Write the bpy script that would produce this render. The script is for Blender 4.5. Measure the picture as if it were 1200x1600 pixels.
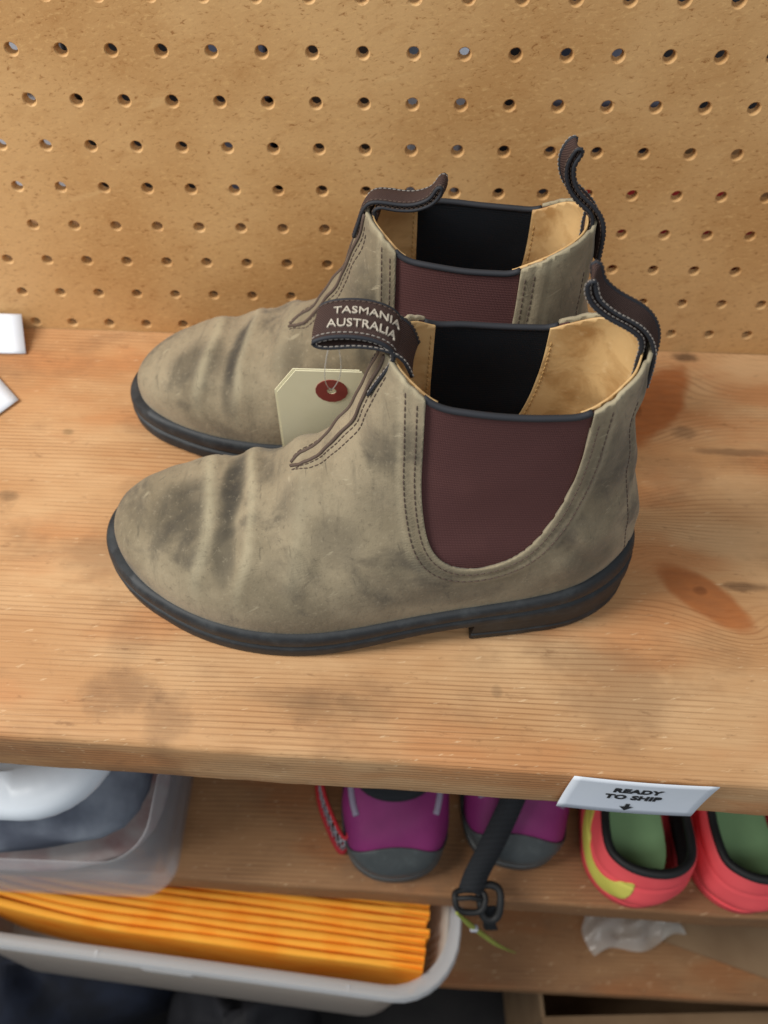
import bpy, bmesh, math, random
import numpy as np
from mathutils import Matrix, Vector
random.seed(7); np.random.seed(7)
S = bpy.context.scene
C = S.collection
for o in list(bpy.data.objects): bpy.data.objects.remove(o)

# ------------------------------------------------------------------ camera
CAM = np.array([-0.0089, -0.4222, 0.3790])
RN = np.array([[0.9993, -0.0377, 0.0026], [0.0320, 0.8078, -0.5886], [0.0201, 0.5883, 0.8084]])
cd = bpy.data.cameras.new('camera'); cam = bpy.data.objects.new('camera', cd); C.objects.link(cam)
m4 = Matrix([list(RN[i]) + [CAM[i]] for i in range(3)] + [[0, 0, 0, 1]])
lo, ro, sc = m4.decompose(); cam.location = lo; cam.rotation_mode = 'QUATERNION'; cam.rotation_quaternion = ro
cd.sensor_fit = 'VERTICAL'; cd.sensor_height = 24.0; cd.lens = 24.0 * 1258.0 / 1600.0
cd.clip_start = 0.01; cd.clip_end = 50
cd.dof.use_dof = True; cd.dof.focus_distance = 0.36; cd.dof.aperture_fstop = 5.6
S.camera = cam
S.render.resolution_x = 768; S.render.resolution_y = 1024
# ------------------------------------------------------------------ room light
W = bpy.data.worlds.new('World'); S.world = W; W.use_nodes = True
bg = W.node_tree.nodes['Background']; bg.inputs[0].default_value = (0.86, 0.93, 1.0, 1); bg.inputs[1].default_value = 0.30
def area(name, loc, target, sx, sy, power, col):
    l = bpy.data.lights.new(name, 'AREA'); l.shape = 'RECTANGLE'; l.size = sx; l.size_y = sy; l.energy = power; l.color = col
    o = bpy.data.objects.new(name, l); C.objects.link(o); o.location = loc
    o.rotation_euler = (Vector(target) - Vector(loc)).to_track_quat('-Z', 'Y').to_euler()
    return o
area('offscreen_lamp', (-0.95, -0.40, 1.05), (0.0, -0.12, 0.0), 0.40, 0.8, 20, (1.0, 0.97, 0.92))  # ceiling lamp at upper left
area('offscreen_lamp', (0.25, -1.5, 1.6), (0.0, -0.2, -0.2), 1.2, 0.5, 8.0, (0.96, 0.98, 1.0))  # unseen fill lamp, added to brighten the fronts of boots and tag
S.view_settings.view_transform = 'Standard'; S.view_settings.look = 'None'
S.view_settings.exposure = 0.0; S.view_settings.gamma = 1.0
S.render.engine = 'CYCLES'

# ------------------------------------------------------------------ helpers
def lin(r, g, b):
    f = lambda c: (c / 255 / 12.92) if c / 255 <= 0.04045 else ((c / 255 + 0.055) / 1.055) ** 2.4
    return (f(r), f(g), f(b), 1.0)

class X:            # a node socket (or number) with arithmetic
    def __init__(s, nt, v): s.nt = nt; s.v = v
    def _op(s, op, *a):
        n = s.nt.nodes.new('ShaderNodeMath'); n.operation = op
        for i, q in enumerate((s,) + a):
            q = q.v if isinstance(q, X) else q
            if isinstance(q, (int, float)): n.inputs[i].default_value = q
            else: s.nt.links.new(q, n.inputs[i])
        return X(s.nt, n.outputs[0])
    def __add__(s, o): return s._op('ADD', o)
    def __sub__(s, o): return s._op('SUBTRACT', o)
    def __mul__(s, o): return s._op('MULTIPLY', o)
    def __truediv__(s, o): return s._op('DIVIDE', o)
    def pow(s, o): return s._op('POWER', o)
    def sin(s): return s._op('SINE')
    def exp(s): return s._op('EXPONENT')
    def abs(s): return s._op('ABSOLUTE')
    def mx(s, o): return s._op('MAXIMUM', o)
    def mn(s, o): return s._op('MINIMUM', o)
    def step(s, a, b):
        n = s.nt.nodes.new('ShaderNodeMapRange'); n.interpolation_type = 'SMOOTHSTEP'
        s.nt.links.new(s.v, n.inputs[0]); n.inputs[1].default_value = a; n.inputs[2].default_value = b
        return X(s.nt, n.outputs[0])

class Mat:
    def __init__(s, name, col=(.5, .5, .5, 1), rough=.6, spec=.5):
        s.m = bpy.data.materials.new(name); s.m.use_nodes = True; s.nt = s.m.node_tree
        s.b = s.nt.nodes['Principled BSDF']; s.b.inputs['Base Color'].default_value = col
        s.b.inputs['Roughness'].default_value = rough; s.b.inputs['Specular IOR Level'].default_value = spec
        s.tc = s.nt.nodes.new('ShaderNodeTexCoord')
    def xyz(s, sock='Object'):
        n = s.nt.nodes.new('ShaderNodeSeparateXYZ'); s.nt.links.new(s.tc.outputs[sock], n.inputs[0])
        return [X(s.nt, n.outputs[i]) for i in range(3)]
    def vec(s, x, y, z):
        n = s.nt.nodes.new('ShaderNodeCombineXYZ')
        for i, q in enumerate((x, y, z)):
            if isinstance(q, X): s.nt.links.new(q.v, n.inputs[i])
            else: n.inputs[i].default_value = q
        return n.outputs[0]
    def noise(s, vec=None, scale=5, detail=3, rough=.5, dist=0, rnd=False):
        n = s.nt.nodes.new('ShaderNodeTexNoise'); n.noise_dimensions = '4D' if rnd else '3D'
        s.nt.links.new(vec or s.tc.outputs['Object'], n.inputs['Vector'])
        n.inputs['Scale'].default_value = scale; n.inputs['Detail'].default_value = detail
        n.inputs['Roughness'].default_value = rough; n.inputs['Distortion'].default_value = dist
        if rnd:
            oi = s.nt.nodes.new('ShaderNodeObjectInfo'); s.nt.links.new((X(s.nt, oi.outputs['Random']) * 20.0).v, n.inputs['W'])
        return X(s.nt, n.outputs[0])
    def col(s, c):
        n = s.nt.nodes.new('ShaderNodeRGB'); n.outputs[0].default_value = c; return n.outputs[0]
    def mix(s, a, b, f, mode='MIX'):
        n = s.nt.nodes.new('ShaderNodeMix'); n.data_type = 'RGBA'; n.blend_type = mode; n.clamp_factor = True
        ia, ib = [i for i in n.inputs if i.type == 'RGBA']
        for q, i in ((a, ia), (b, ib)):
            if isinstance(q, tuple): i.default_value = q
            else: s.nt.links.new(q, i)
        if isinstance(f, X): s.nt.links.new(f.v, n.inputs[0])
        else: n.inputs[0].default_value = f
        return [o for o in n.outputs if o.type == 'RGBA'][0]
    def set(s, color=None, rough=None, bump=None, strength=.3, dist=.001):
        if color is not None: s.nt.links.new(color, s.b.inputs['Base Color'])
        if rough is not None: s.nt.links.new(rough.v, s.b.inputs['Roughness'])
        if bump is not None:
            n = s.nt.nodes.new('ShaderNodeBump'); n.inputs['Strength'].default_value = strength; n.inputs['Distance'].default_value = dist
            s.nt.links.new(bump.v, n.inputs['Height']); s.nt.links.new(n.outputs[0], s.b.inputs['Normal'])
        return s.m

def tag(o, label, cat, group=None):
    o['label'] = label; o['category'] = cat
    if group: o['group'] = group
    return o
def empty(name, loc=(0, 0, 0), rz=0):
    o = bpy.data.objects.new(name, None); C.objects.link(o); o.location = loc; o.rotation_euler = (0, 0, rz)
    o.empty_display_size = .02
    return o
def mesh(name, V, F, mat, parent=None, smooth=True, angle=None):
    me = bpy.data.meshes.new(name); me.from_pydata([tuple(map(float, v)) for v in V], [], [list(map(int, f)) for f in F]); me.update()
    bm = bmesh.new(); bm.from_mesh(me); bm.normal_update()
    if angle is not None:
        for e in bm.edges:
            if len(e.link_faces) == 2 and e.calc_face_angle(0) > angle: e.smooth = False
    for f in bm.faces: f.smooth = smooth
    bm.to_mesh(me); bm.free()
    o = bpy.data.objects.new(name, me); C.objects.link(o)
    if mat: me.materials.append(mat)
    if parent: o.parent = parent
    return o
def mod(o, kind, **k):
    m = o.modifiers.new(kind.lower(), kind)
    for a, b in k.items(): setattr(m, a, b)
    return m
def join(*vf):
    V = []; F = []
    for v, f in vf:
        b = len(V); V += [tuple(q) for q in v]; F += [[i + b for i in q] for q in f]
    return V, F
def box(x0, x1, y0, y1, z0, z1):
    V = [(x, y, z) for z in (z0, z1) for y in (y0, y1) for x in (x0, x1)]
    return V, [(0, 2, 3, 1), (4, 5, 7, 6), (0, 1, 5, 4), (2, 6, 7, 3), (0, 4, 6, 2), (1, 3, 7, 5)]

def nat(knots, t):                       # natural cubic spline: weights of every knot at t
    k = np.asarray(knots, float); n = len(k); h = np.diff(k); t = np.asarray(t, float)
    A = np.eye(n); B = np.zeros((n, n))
    for i in range(1, n - 1):
        A[i, i - 1] = h[i - 1]; A[i, i] = 2 * (h[i - 1] + h[i]); A[i, i + 1] = h[i]
        B[i, i - 1] = 6 / h[i - 1]; B[i, i] = -6 / h[i - 1] - 6 / h[i]; B[i, i + 1] = 6 / h[i]
    Mm = np.linalg.solve(A, B)
    j = np.clip(np.searchsorted(k, t, side='right') - 1, 0, n - 2)
    a = (k[j + 1] - t) / h[j]; b = 1 - a
    R = np.zeros((len(t), n)); r = np.arange(len(t))
    R[r, j] += a; R[r, j + 1] += b
    R += ((a ** 3 - a) * h[j] ** 2 / 6)[:, None] * Mm[j] + ((b ** 3 - b) * h[j] ** 2 / 6)[:, None] * Mm[j + 1]
    return R
def curve(pts, n=60, closed=False):      # smooth curve through points
    P = np.asarray(pts, float)
    if closed:
        P = np.vstack([P[-3:], P, P[:4]])
    d = np.r_[0, np.cumsum(np.maximum(np.linalg.norm(np.diff(P, axis=0), axis=1) ** .5, 1e-6))]
    t = np.linspace(d[3], d[-4], n, endpoint=False) if closed else np.linspace(0, d[-1], n)
    return nat(d, t) @ P
def lookup(xs, ys):
    xs = np.asarray(xs, float); ys = np.asarray(ys, float)
    return lambda x: np.interp(x, xs, ys)
def spl(xs, ys):
    xs = np.asarray(xs, float); ys = np.asarray(ys, float)
    return lambda x: (nat(xs, np.clip(np.ravel(x), xs[0], xs[-1])) @ ys).reshape(np.shape(x))
def sdist(P2, poly):                     # signed distance to a closed polygon, positive outside
    a = poly; b = np.roll(poly, -1, 0); P2 = np.asarray(P2)
    best = np.full(len(P2), 1e9); ins = np.zeros(len(P2), bool)
    for p, q in zip(a, b):
        e = q - p; w = P2 - p
        t = np.clip((w @ e) / max(e @ e, 1e-12), 0, 1)
        best = np.minimum(best, np.linalg.norm(w - t[:, None] * e, axis=1))
        c = ((p[1] > P2[:, 1]) != (q[1] > P2[:, 1]))
        with np.errstate(divide='ignore', invalid='ignore'):
            xi = (q[0] - p[0]) * (P2[:, 1] - p[1]) / (q[1] - p[1]) + p[0]
        ins ^= c & (P2[:, 0] < xi)
    return np.where(ins, -best, best)

PHI = np.radians(np.arange(0, 360, 20)); STN = (1 - np.cos(PHI[:10])) / 2
class Loft:
    """A shoe as a stack of loops; phi 0 = front ridge, pi = back; negative y (lateral) for phi < pi."""
    def __init__(s, keys, disp=None, mir=1):
        s.v = [k[0] for k in keys]; s.mir = mir; s.disp = disp
        ctl = []
        for v, (rx, rz), (bx, bz), lat, med, zz in keys:
            x = rx + (bx - rx) * STN; z = np.array(zz) if isinstance(zz, (list, tuple)) else rz + (bz - rz) * STN - zz * np.sin(np.pi * STN)
            P = [(x[i], lat[i], z[i]) for i in range(10)] + [(x[i], med[i], z[i]) for i in range(8, 0, -1)]
            ctl.append(P)
        s.ctl = np.array(ctl)
    def raw(s, ph, v):
        ph = np.mod(ph, 2 * np.pi)
        kn = np.r_[PHI[-5:] - 2 * np.pi, PHI, PHI[:6] + 2 * np.pi]
        idx = np.r_[np.arange(13, 18), np.arange(18), np.arange(6)]
        B0 = nat(kn, ph); B = np.zeros((len(ph), 18))
        for c, i in enumerate(idx): B[:, i] += B0[:, c]
        return np.einsum('nk,nj,kjd->nd', nat(s.v, v), B, s.ctl)
    def ev(s, ph, v, off=0.0, disp=True):
        ph = np.asarray(ph, float); v = np.asarray(v, float)
        P = s.raw(ph, v); e = 1e-3
        n = np.cross(s.raw(ph + e, v) - s.raw(ph - e, v), s.raw(ph, np.minimum(v + e, 1)) - s.raw(ph, np.maximum(v - e, 0)))
        n /= np.maximum(np.linalg.norm(n, axis=1), 1e-12)[:, None]
        d = off + (s.disp(P, ph, v, True) if disp == 'soft' else s.disp(P, ph, v) if (disp and s.disp) else 0)
        Q = P + n * np.reshape(d, (-1, 1)) * s.sgn
        Q = Q * np.array([1, s.mir, 1])
        return Q, P
    def orient(s):
        s.sgn = 1.0
        P = s.raw(np.array([1.6]), np.array([.5])); Q, _ = s.ev([1.6], [.5], .01, False)
        if Q[0, 1] * s.mir > P[0, 1]: s.sgn = -1.0
        return s
    def part(s, name, gs, mat, parent, off=0.0, nph=200, nv=84, v0=0.0, v1=1.0, disp=True, wobble=None):
        phs = np.linspace(0, 2 * np.pi, nph, endpoint=False); vs = np.linspace(v0, v1, nv)
        PH, VV = np.meshgrid(phs, vs); ph = list(PH.ravel()); vv = list(VV.ravel())
        polys = []
        for i in range(nv - 1):
            for j in range(nph):
                k = (j + 1) % nph; polys.append([i * nph + j, i * nph + k, (i + 1) * nph + k, (i + 1) * nph + j])
        for g in gs:
            P = s.raw(np.array(ph), np.array(vv)); G = list(g(P)); cache = {}; out = []
            for p in polys:
                pos = [G[i] > 0 for i in p]
                if all(pos): out.append(p); continue
                if not any(pos): continue
                q = []
                for a, b in zip(p, p[1:] + p[:1]):
                    if G[a] > 0: q.append(a)
                    if (G[a] > 0) != (G[b] > 0):
                        key = (min(a, b), max(a, b))
                        if key not in cache:
                            lo_, hi_ = key; t = G[lo_] / (G[lo_] - G[hi_]); pa, pb = ph[lo_], ph[hi_]
                            if pb - pa > np.pi: pb -= 2 * np.pi
                            if pa - pb > np.pi: pb += 2 * np.pi
                            cache[key] = len(ph); ph.append(pa + t * (pb - pa)); vv.append(vv[lo_] + t * (vv[hi_] - vv[lo_])); G.append(0.0)
                        q.append(cache[key])
                if len(q) > 2: out.append(q)
            polys = out
        used = sorted({i for p in polys for i in p}); rem = {u: i for i, u in enumerate(used)}
        Q, _ = s.ev(np.array(ph)[used], np.array(vv)[used], off, disp)
        flip = (s.sgn < 0) != (s.mir < 0)
        F = [[rem[i] for i in (p[::-1] if flip else p)] for p in polys]
        return mesh(name, Q, F, mat, parent)
    def find(s, x, z, side):             # (phi, v) on one side for side-view points
        x = np.asarray(x, float); z = np.asarray(z, float)
        ph = np.full(len(x), np.pi / 2 if side < 0 else 1.5 * np.pi); v = np.full(len(x), .5)
        if not hasattr(s, 'tab'):
            a, b = np.meshgrid(np.linspace(0, 2 * np.pi, 240, endpoint=False), np.linspace(0, 1, 100)); s.tab = (a.ravel(), b.ravel(), s.raw(a.ravel(), b.ravel()))
        A, B, T = s.tab; ok = (A < np.pi) if side < 0 else (A >= np.pi)
        A, B, T = A[ok], B[ok], T[ok]
        for i in range(len(x)):
            k = np.argmin((T[:, 0] - x[i]) ** 2 + (T[:, 2] - z[i]) ** 2); ph[i] = A[k]; v[i] = B[k]
        for _ in range(6):
            P = s.raw(ph, v); e = 1e-4
            a = (s.raw(ph + e, v) - P) / e; b = (s.raw(ph, v + e) - P) / e
            rx = x - P[:, 0]; rz = z - P[:, 2]; D = a[:, 0] * b[:, 2] - a[:, 2] * b[:, 0]; D = np.where(np.abs(D) < 1e-7, 1e-7, D)
            ph = ph + np.clip((rx * b[:, 2] - rz * b[:, 0]) / D, -.05, .05); v = np.clip(v + np.clip((a[:, 0] * rz - a[:, 2] * rx) / D, -.05, .05), 0, 1)
        return ph, v
    def line(s, xz, side, off, disp=True):
        xz = np.asarray(xz); ph, v = s.find(xz[:, 0], xz[:, 1], side)
        P = s.raw(ph, v); ok = np.hypot(P[:, 0] - xz[:, 0], P[:, 2] - xz[:, 1]) < .0008
        return s.ev(ph[ok], v[ok], off, disp)[0]
    def aty(s, y, vz):                   # phi on the lateral front where |y| has a given value
        a = np.zeros(len(vz)); b = np.full(len(vz), 1.3)
        for _ in range(30):
            m = (a + b) / 2; big = np.abs(s.raw(m, vz)[:, 1]) > y; b = np.where(big, m, b); a = np.where(big, a, m)
        return (a + b) / 2

def resample(P, step):
    d = np.r_[0, np.cumsum(np.linalg.norm(np.diff(P, axis=0), axis=1))]
    t = np.arange(0, d[-1], step)
    return np.stack([np.interp(t, d, P[:, i]) for i in range(3)], 1)
def stitches(lines, name, mat, parent, length=.0021, gap=.0011, w=.00032):
    V = []; F = []
    for L in lines:
        Q = resample(L, (length + gap) / 4)
        for i in range(0, len(Q) - 4, 4):
            a, b = Q[i], Q[min(i + 3, len(Q) - 1)]; d = b - a; n = np.linalg.norm(d)
            if n < 1e-6 or n > .006: continue
            d = d / n; u = np.cross(d, [.3, .9, .3]); u /= np.linalg.norm(u); k = np.cross(d, u); base = len(V)
            for c, r in ((a, .5), (a + d * n * .25, 1), (b - d * n * .25, 1), (b, .5)):
                for h in range(5):
                    t = h * 2 * math.pi / 5; V.append(c + (u * math.cos(t) + k * math.sin(t)) * w * r)
            for r in range(3):
                for h in range(5): F.append((base + r * 5 + h, base + r * 5 + (h + 1) % 5, base + r * 5 + 5 + (h + 1) % 5, base + r * 5 + 5 + h))
            F.append([base + h for h in range(5)][::-1]); F.append([base + 15 + h for h in range(5)])
    o = mesh(name, V, F, mat, parent); o['kind'] = 'stuff'; return o
def tube(P, r, n=8, closed=False):
    P = np.asarray(P, float); V = []; F = []; m = len(P); up = np.array([.13, .31, .94])
    for i in range(m):
        d = P[(i + 1) % m] - P[i - 1] if closed else P[min(i + 1, m - 1)] - P[max(i - 1, 0)]
        d = d / max(np.linalg.norm(d), 1e-9); u = np.cross(d, up); u /= max(np.linalg.norm(u), 1e-9); k = np.cross(u, d)
        rr = r[i] if hasattr(r, '__len__') else r
        for h in range(n): t = h * 2 * math.pi / n; V.append(P[i] + (u * math.cos(t) + k * math.sin(t)) * rr)
    for i in range(m if closed else m - 1):
        for h in range(n): F.append((i * n + h, i * n + (h + 1) % n, ((i + 1) % m) * n + (h + 1) % n, ((i + 1) % m) * n + h))
    if not closed: F += [list(range(n))[::-1], [(m - 1) * n + h for h in range(n)]]
    return V, F

# ------------------------------------------------------------------ materials
def wood(name, base, dark, pale, knots, spots, period, seed, red):
    M = Mat(name, rough=.62, spec=.3); x, y, z = M.xyz()
    n1 = M.noise(M.vec(x * .9 + seed, y * 7.0, z * 7.0), 2.0, 2)
    w = M.noise(M.vec(x * 3.0 + seed, y * 26.0, z * 26.0), 2, 2)
    yy = y + z * .8 + (n1 - .5) * .020 + (w - .5) * .0020
    km = None
    for (kx, ky, a, rx, ry, st) in knots:
        ca, sa = math.cos(a), math.sin(a); dx = x - kx; dy = y - ky
        u = (dx * ca + dy * sa) / rx; v = (dy * ca - dx * sa) / ry
        d2 = u * u + v * v; yy = yy - dy * ((d2 * -.35).exp() * .75)
        k = (d2 + (M.noise(None, 60, 3) - .5) * .8).step(1.25, .55) * st
        km = k if km is None else km.mx(k)
    ph = yy * (2 * math.pi / period)
    ring = ((ph.sin() * .5 + .5).pow(5.0))
    ring2 = ((ph * 2.63 + 1.3).sin() * .5 + .5)
    fib = M.noise(M.vec(x * 26.0 + seed, y * 1100.0, z * 1100.0), 1, 3, .7)
    big = M.noise(M.vec(x * 5.0 + seed * 2, y * 14.0, z * 14.0), 1.2, 4, .55)
    amp = M.noise(M.vec(x * 7.0 + 3.1 + seed, y * 24.0, z * 20.0), 1, 3).step(.34, .68)
    c = M.mix(base, pale, (big - .5).step(-.12, .2))
    c = M.mix(c, red, (M.noise(M.vec(x * 8.0 + 7.7, y * 20.0, z * 20.0), 1.1, 3) - .5).step(-.02, .16) * .75)
    c = M.mix(c, dark, (ring * .95 + ring2 * .15) * (amp * .9 + .1) * .62)
    c = M.mix(c, dark, (fib - .5).step(.02, .25) * .45)
    c = M.mix(c, pale, (fib - .5).step(-.05, -.25) * .3)
    wz = M.noise(M.vec(x * 6.0 + seed * 3 + 1.7, y * 9.0, z * 9.0), 1.6, 5, .62)
    c = M.mix(c, M.mix(c, lin(128, 94, 66), .55), wz.step(.50, .66) * .75)
    sc3 = M.noise(M.vec(x * 90.0 + y * 40.0, y * 500.0 - x * 120.0, z * 300.0), 1, 3, .6); c = M.mix(c, lin(236, 206, 164), sc3.step(.64, .72) * .5)
    dn = M.noise(M.vec(x * 60.0, y * 170.0, z * 170.0), 1, 4, .65); c = M.mix(c, lin(120, 82, 52), dn.step(.60, .74) * .5)
    if km is not None:
        kc = M.mix(lin(190, 112, 55), lin(142, 84, 48), M.noise(M.vec(x * 20.0, y * 60.0, z), 4, 4))
        c = M.mix(c, kc, km * .85)
    for (sx, sy, r, q, st, colr) in spots:
        d = ((x - sx) / r); e = ((y - sy) / q); dd = (d * d + e * e) + (M.noise(None, 70, 4, .65) - .5) * 2.4
        c = M.mix(c, colr, dd.step(1.5, .0) * (fib * .9 + .35) * st)
    c = M.mix(c, lin(92, 66, 44), M.noise(None, 38, 5, .7).step(.60, .8) * .35)
    return M.set(c, (fib * .25 + .5), fib * .5 + ring * amp * -.6 + M.noise(None, 240, 3) * .25, .35, .0007)

pale_spots = [(.191, -.006, .010, .005, .9, lin(50, 36, 30)), (.190, -.188, .014, .0035, .75, lin(70, 46, 32)), (.207, -.090, .03, .003, .55, lin(84, 62, 48)),
              (-.137, -.263, .02, .013, .5, lin(96, 70, 52)), (-.112, -.276, .012, .016, .45, lin(96, 70, 52)), (-.139, -.235, .012, .014, .28, lin(110, 80, 58)),
              (-.230, -.145, .007, .004, .7, lin(96, 74, 52)), (-.208, -.094, .004, .003, .6, lin(110, 90, 60)), (-.05, -.262, .03, .006, .35, lin(96, 72, 52)),
              (.05, -.255, .003, .004, .4, lin(100, 80, 60)), (.165, -.11, .022, .016, .3, lin(100, 76, 58)), (-.03, -.268, .03, .008, .3, lin(120, 92, 62)),
              (.178, -.075, .008, .006, .5, lin(84, 66, 52)), (.15, -.055, .004, .008, .6, lin(80, 40, 22)), (.165, -.192, .004, .003, .6, lin(90, 48, 28))]
M_shelf = wood('fir_plank', lin(196, 148, 101), lin(138, 90, 54), lin(218, 178, 132), [(.161, -.052, .95, .046, .018, 1.0), (.166, -.195, -.75, .030, .012, 1.0)], pale_spots, .0029, 0.0, lin(200, 138, 88))
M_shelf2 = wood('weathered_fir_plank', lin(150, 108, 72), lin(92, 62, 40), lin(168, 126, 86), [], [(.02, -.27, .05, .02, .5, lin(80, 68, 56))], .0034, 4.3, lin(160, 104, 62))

def pegmat():
    M = Mat('hardboard', rough=.6, spec=.25); x, y, z = M.xyz()
    n = M.noise(M.vec(x * .55 + z * .5, y, z * 1.5 - x * .7), 75, 6, .68, 0.4); f = M.noise(M.vec(x * 1.0 + z * .6, y, z * 2.2 - x * .5), 240, 4, .7, .8); b = M.noise(None, 9, 3)
    c = M.mix(lin(196, 150, 96), lin(214, 172, 118), b.step(.35, .65))
    c = M.mix(c, lin(168, 116, 64), n.step(.50, .75) * .4)
    c = M.mix(c, lin(226, 184, 124), f.step(.53, .70) * .65)
    c = M.mix(c, lin(146, 96, 50), f.step(.44, .30) * .75)
    # a few pale scuffs and scratches
    s = M.noise(M.vec(x * 8.0 + z * 5.0, y, z * 60.0 - x * 20.0), 1.6, 2, .5)
    c = M.mix(c, lin(228, 190, 134), s.step(.66, .74) * .35)
    return M.set(c, n * .2 + .45, n * .5 + f * .5, .35, .0006)
M_peg = pegmat()

def nubuck():
    M = Mat('worn_nubuck', rough=.82, spec=.22); x, y, z = M.xyz()
    a = M.noise(None, 26, 5, .62, .6, rnd=True); b = M.noise(None, 11, 4, .6, .3, rnd=True); f = M.noise(None, 420, 3, .6)
    c = M.mix(lin(126, 114, 91), lin(156, 142, 116), b.step(.40, .62))
    c = M.mix(c, lin(88, 80, 67), a.step(.52, .70) * .85)
    c = M.mix(c, lin(160, 146, 119), a.step(.45, .30) * .55)
    streak = M.noise(M.vec(x * 140.0, y * 18.0, z * 26.0), 1, 4, .65)
    c = M.mix(c, lin(96, 88, 72), streak.step(.56, .76) * .5)
    # rubbed-in dark wear: toe cap, in the vamp fold, ankle
    for (px, py, pz, rx, ry, rz, st) in ((-.110, -.012, .062, .020, .022, .02, .62), (-.086, -.004, .068, .0068, .034, .016, .95), (-.086, -.034, .055, .006, .02, .02, .55), (-.052, -.02, .075, .010, .012, .02, .35),
                                         (-.012, -.022, .118, .010, .02, .010, .45), (.000, -.026, .128, .008, .02, .010, .4), (-.03, -.036, .07, .012, .02, .012, .35), (.088, -.022, .116, .016, .02, .02, .45),
                                         (.09, -.034, .055, .016, .02, .014, .4), (.02, -.045, .042, .03, .02, .008, .3)):
        u = (x - px) / rx; v = (y - py) / ry; w = (z - pz) / rz
        d = (u * u + v * v + w * w) + (M.noise(None, 60, 3, .6, rnd=True) - .5) * 1.2
        c = M.mix(c, lin(56, 52, 45), d.step(1.5, .1) * st)
    at = M.nt.nodes.new('ShaderNodeAttribute'); at.attribute_name = 'rub'
    c = M.mix(c, lin(180, 169, 140), X(M.nt, at.outputs['Fac']) * .8)
    h = M.noise(None, 75, 4, .6)
    c = M.mix(c, M.mix(c, lin(120, 108, 86), .5), h.step(.5, .7) * .6)
    sp = M.noise(None, 330, 4, .75); c = M.mix(c, lin(84, 76, 62), sp.step(.54, .74) * .45); c = M.mix(c, lin(172, 159, 133), sp.step(.45, .28) * .35)
    sm = M.noise(None, 120, 3, .6, .5, rnd=True); c = M.mix(c, lin(62, 58, 50), sm.step(.66, .76) * .45)
    sc1 = M.noise(M.vec(x * 60.0 + z * 50.0, y * 60.0, z * 420.0 - x * 260.0), 1, 3, .6); c = M.mix(c, lin(178, 166, 138), sc1.step(.66, .74) * .5)
    sc2 = M.noise(M.vec(x * 380.0 + z * 130.0, y * 70.0, z * 60.0), 1, 3, .65); c = M.mix(c, lin(70, 65, 54), sc2.step(.62, .76) * .45)
    b_ = M.b; b_.inputs['Sheen Weight'].default_value = .12; b_.inputs['Sheen Roughness'].default_value = .6
    return M.set(c, a * .15 + .72, f * .6 + h * .9 + a * .5 + sp * .5, .4, .0009)
M_nub = nubuck()
def rubber(name, c1, c2, rough=.5):
    M = Mat(name, rough=rough, spec=.45); n = M.noise(None, 90, 5, .65); g = M.noise(None, 14, 3)
    sc_ = M.noise(None, 320, 2)
    return M.set(M.mix(c1, c2, n.step(.45, .75) * .7), n * .25 + g * .15 + (rough - .2), n * .6 + sc_ * .4, .2, .0005)
M_sole = rubber('black_rubber', lin(37, 40, 43), lin(62, 66, 68), .55)
def woven(name, c1, c2, sx, sz, rough=.8):
    M = Mat(name, rough=rough, spec=.2); x, y, z = M.xyz(); q = M.noise(None, 30, 3, .5)
    w = ((x * sx).sin() * .5 + .5) * ((z * sz + (q - .5) * 3.0).sin() * .5 + .5)
    c = M.mix(c1, c2, w * .7); c = M.mix(c, c2, q.step(.5, .8) * .45)
    return M.set(c, None, w, .4, .0005)
M_gus = woven('maroon_elastic', lin(84, 54, 53), lin(102, 68, 65), 9000, 4800, .78)
M_gin = woven('black_elastic', lin(22, 26, 31), lin(30, 34, 40), 9000, 4800, .7)
def tanleather():
    M = Mat('tan_lining_leather', rough=.5, spec=.4); a = M.noise(None, 45, 4, .6, .5); f = M.noise(None, 260, 3)
    c = M.mix(lin(222, 184, 128), lin(186, 142, 88), a.step(.46, .70)); c = M.mix(c, lin(236, 206, 156), f.step(.55, .75) * .3)
    return M.set(c, a * .3 + .35, a + f * .3, .4, .001)
M_tan = tanleather()
M_thr = Mat('brown_thread', lin(92, 76, 66), .8).m
M_thr2 = Mat('tan_thread', lin(196, 158, 100), .8).m
def webmat():
    M = Mat('brown_webbing', rough=.85, spec=.15)
    n = M.nt.nodes.new('ShaderNodeUVMap'); n.uv_map = 'UVMap'; sp = M.nt.nodes.new('ShaderNodeSeparateXYZ'); M.nt.links.new(n.outputs[0], sp.inputs[0])
    u, v = X(M.nt, sp.outputs[0]), X(M.nt, sp.outputs[1])
    h = ((u * 8200.0 + v * 5000.0).sin() * .5 + .5); r = ((v * 8600.0).sin() * .5 + .5)
    c = M.mix(lin(60, 45, 41), lin(104, 84, 78), h * .8); c = M.mix(c, lin(48, 36, 34), r * .35)
    return M.set(c, None, h + r * .5, .6, .0005)
M_web = webmat()
M_edge = Mat('black_piping', lin(40, 42, 48), .7).m
M_dull = Mat('grey_thread', lin(150, 142, 134), .8).m
M_cream = Mat('cream_thread', lin(196, 186, 170), .8).m
def paper(name, c, c2=None, rough=.6):
    M = Mat(name, c, rough, .3); n = M.noise(None, 18, 4)
    return M.set(M.mix(c, c2 or c, n.step(.35, .7)), None, M.noise(None, 300, 3), .08, .0004)
M_tag = paper('manila_card', lin(238, 232, 200), lin(230, 223, 188))
M_white = paper('white_paper', lin(232, 238, 246), lin(226, 233, 244))
M_ring = paper('red_brown_ring', lin(142, 66, 58), lin(128, 56, 50))
M_ink = Mat('black_ink', lin(28, 28, 30), .6).m
M_fil = Mat('clear_filament', lin(220, 222, 220), .15).m
M_fil.node_tree.nodes['Principled BSDF'].inputs['Alpha'].default_value = .38

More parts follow.
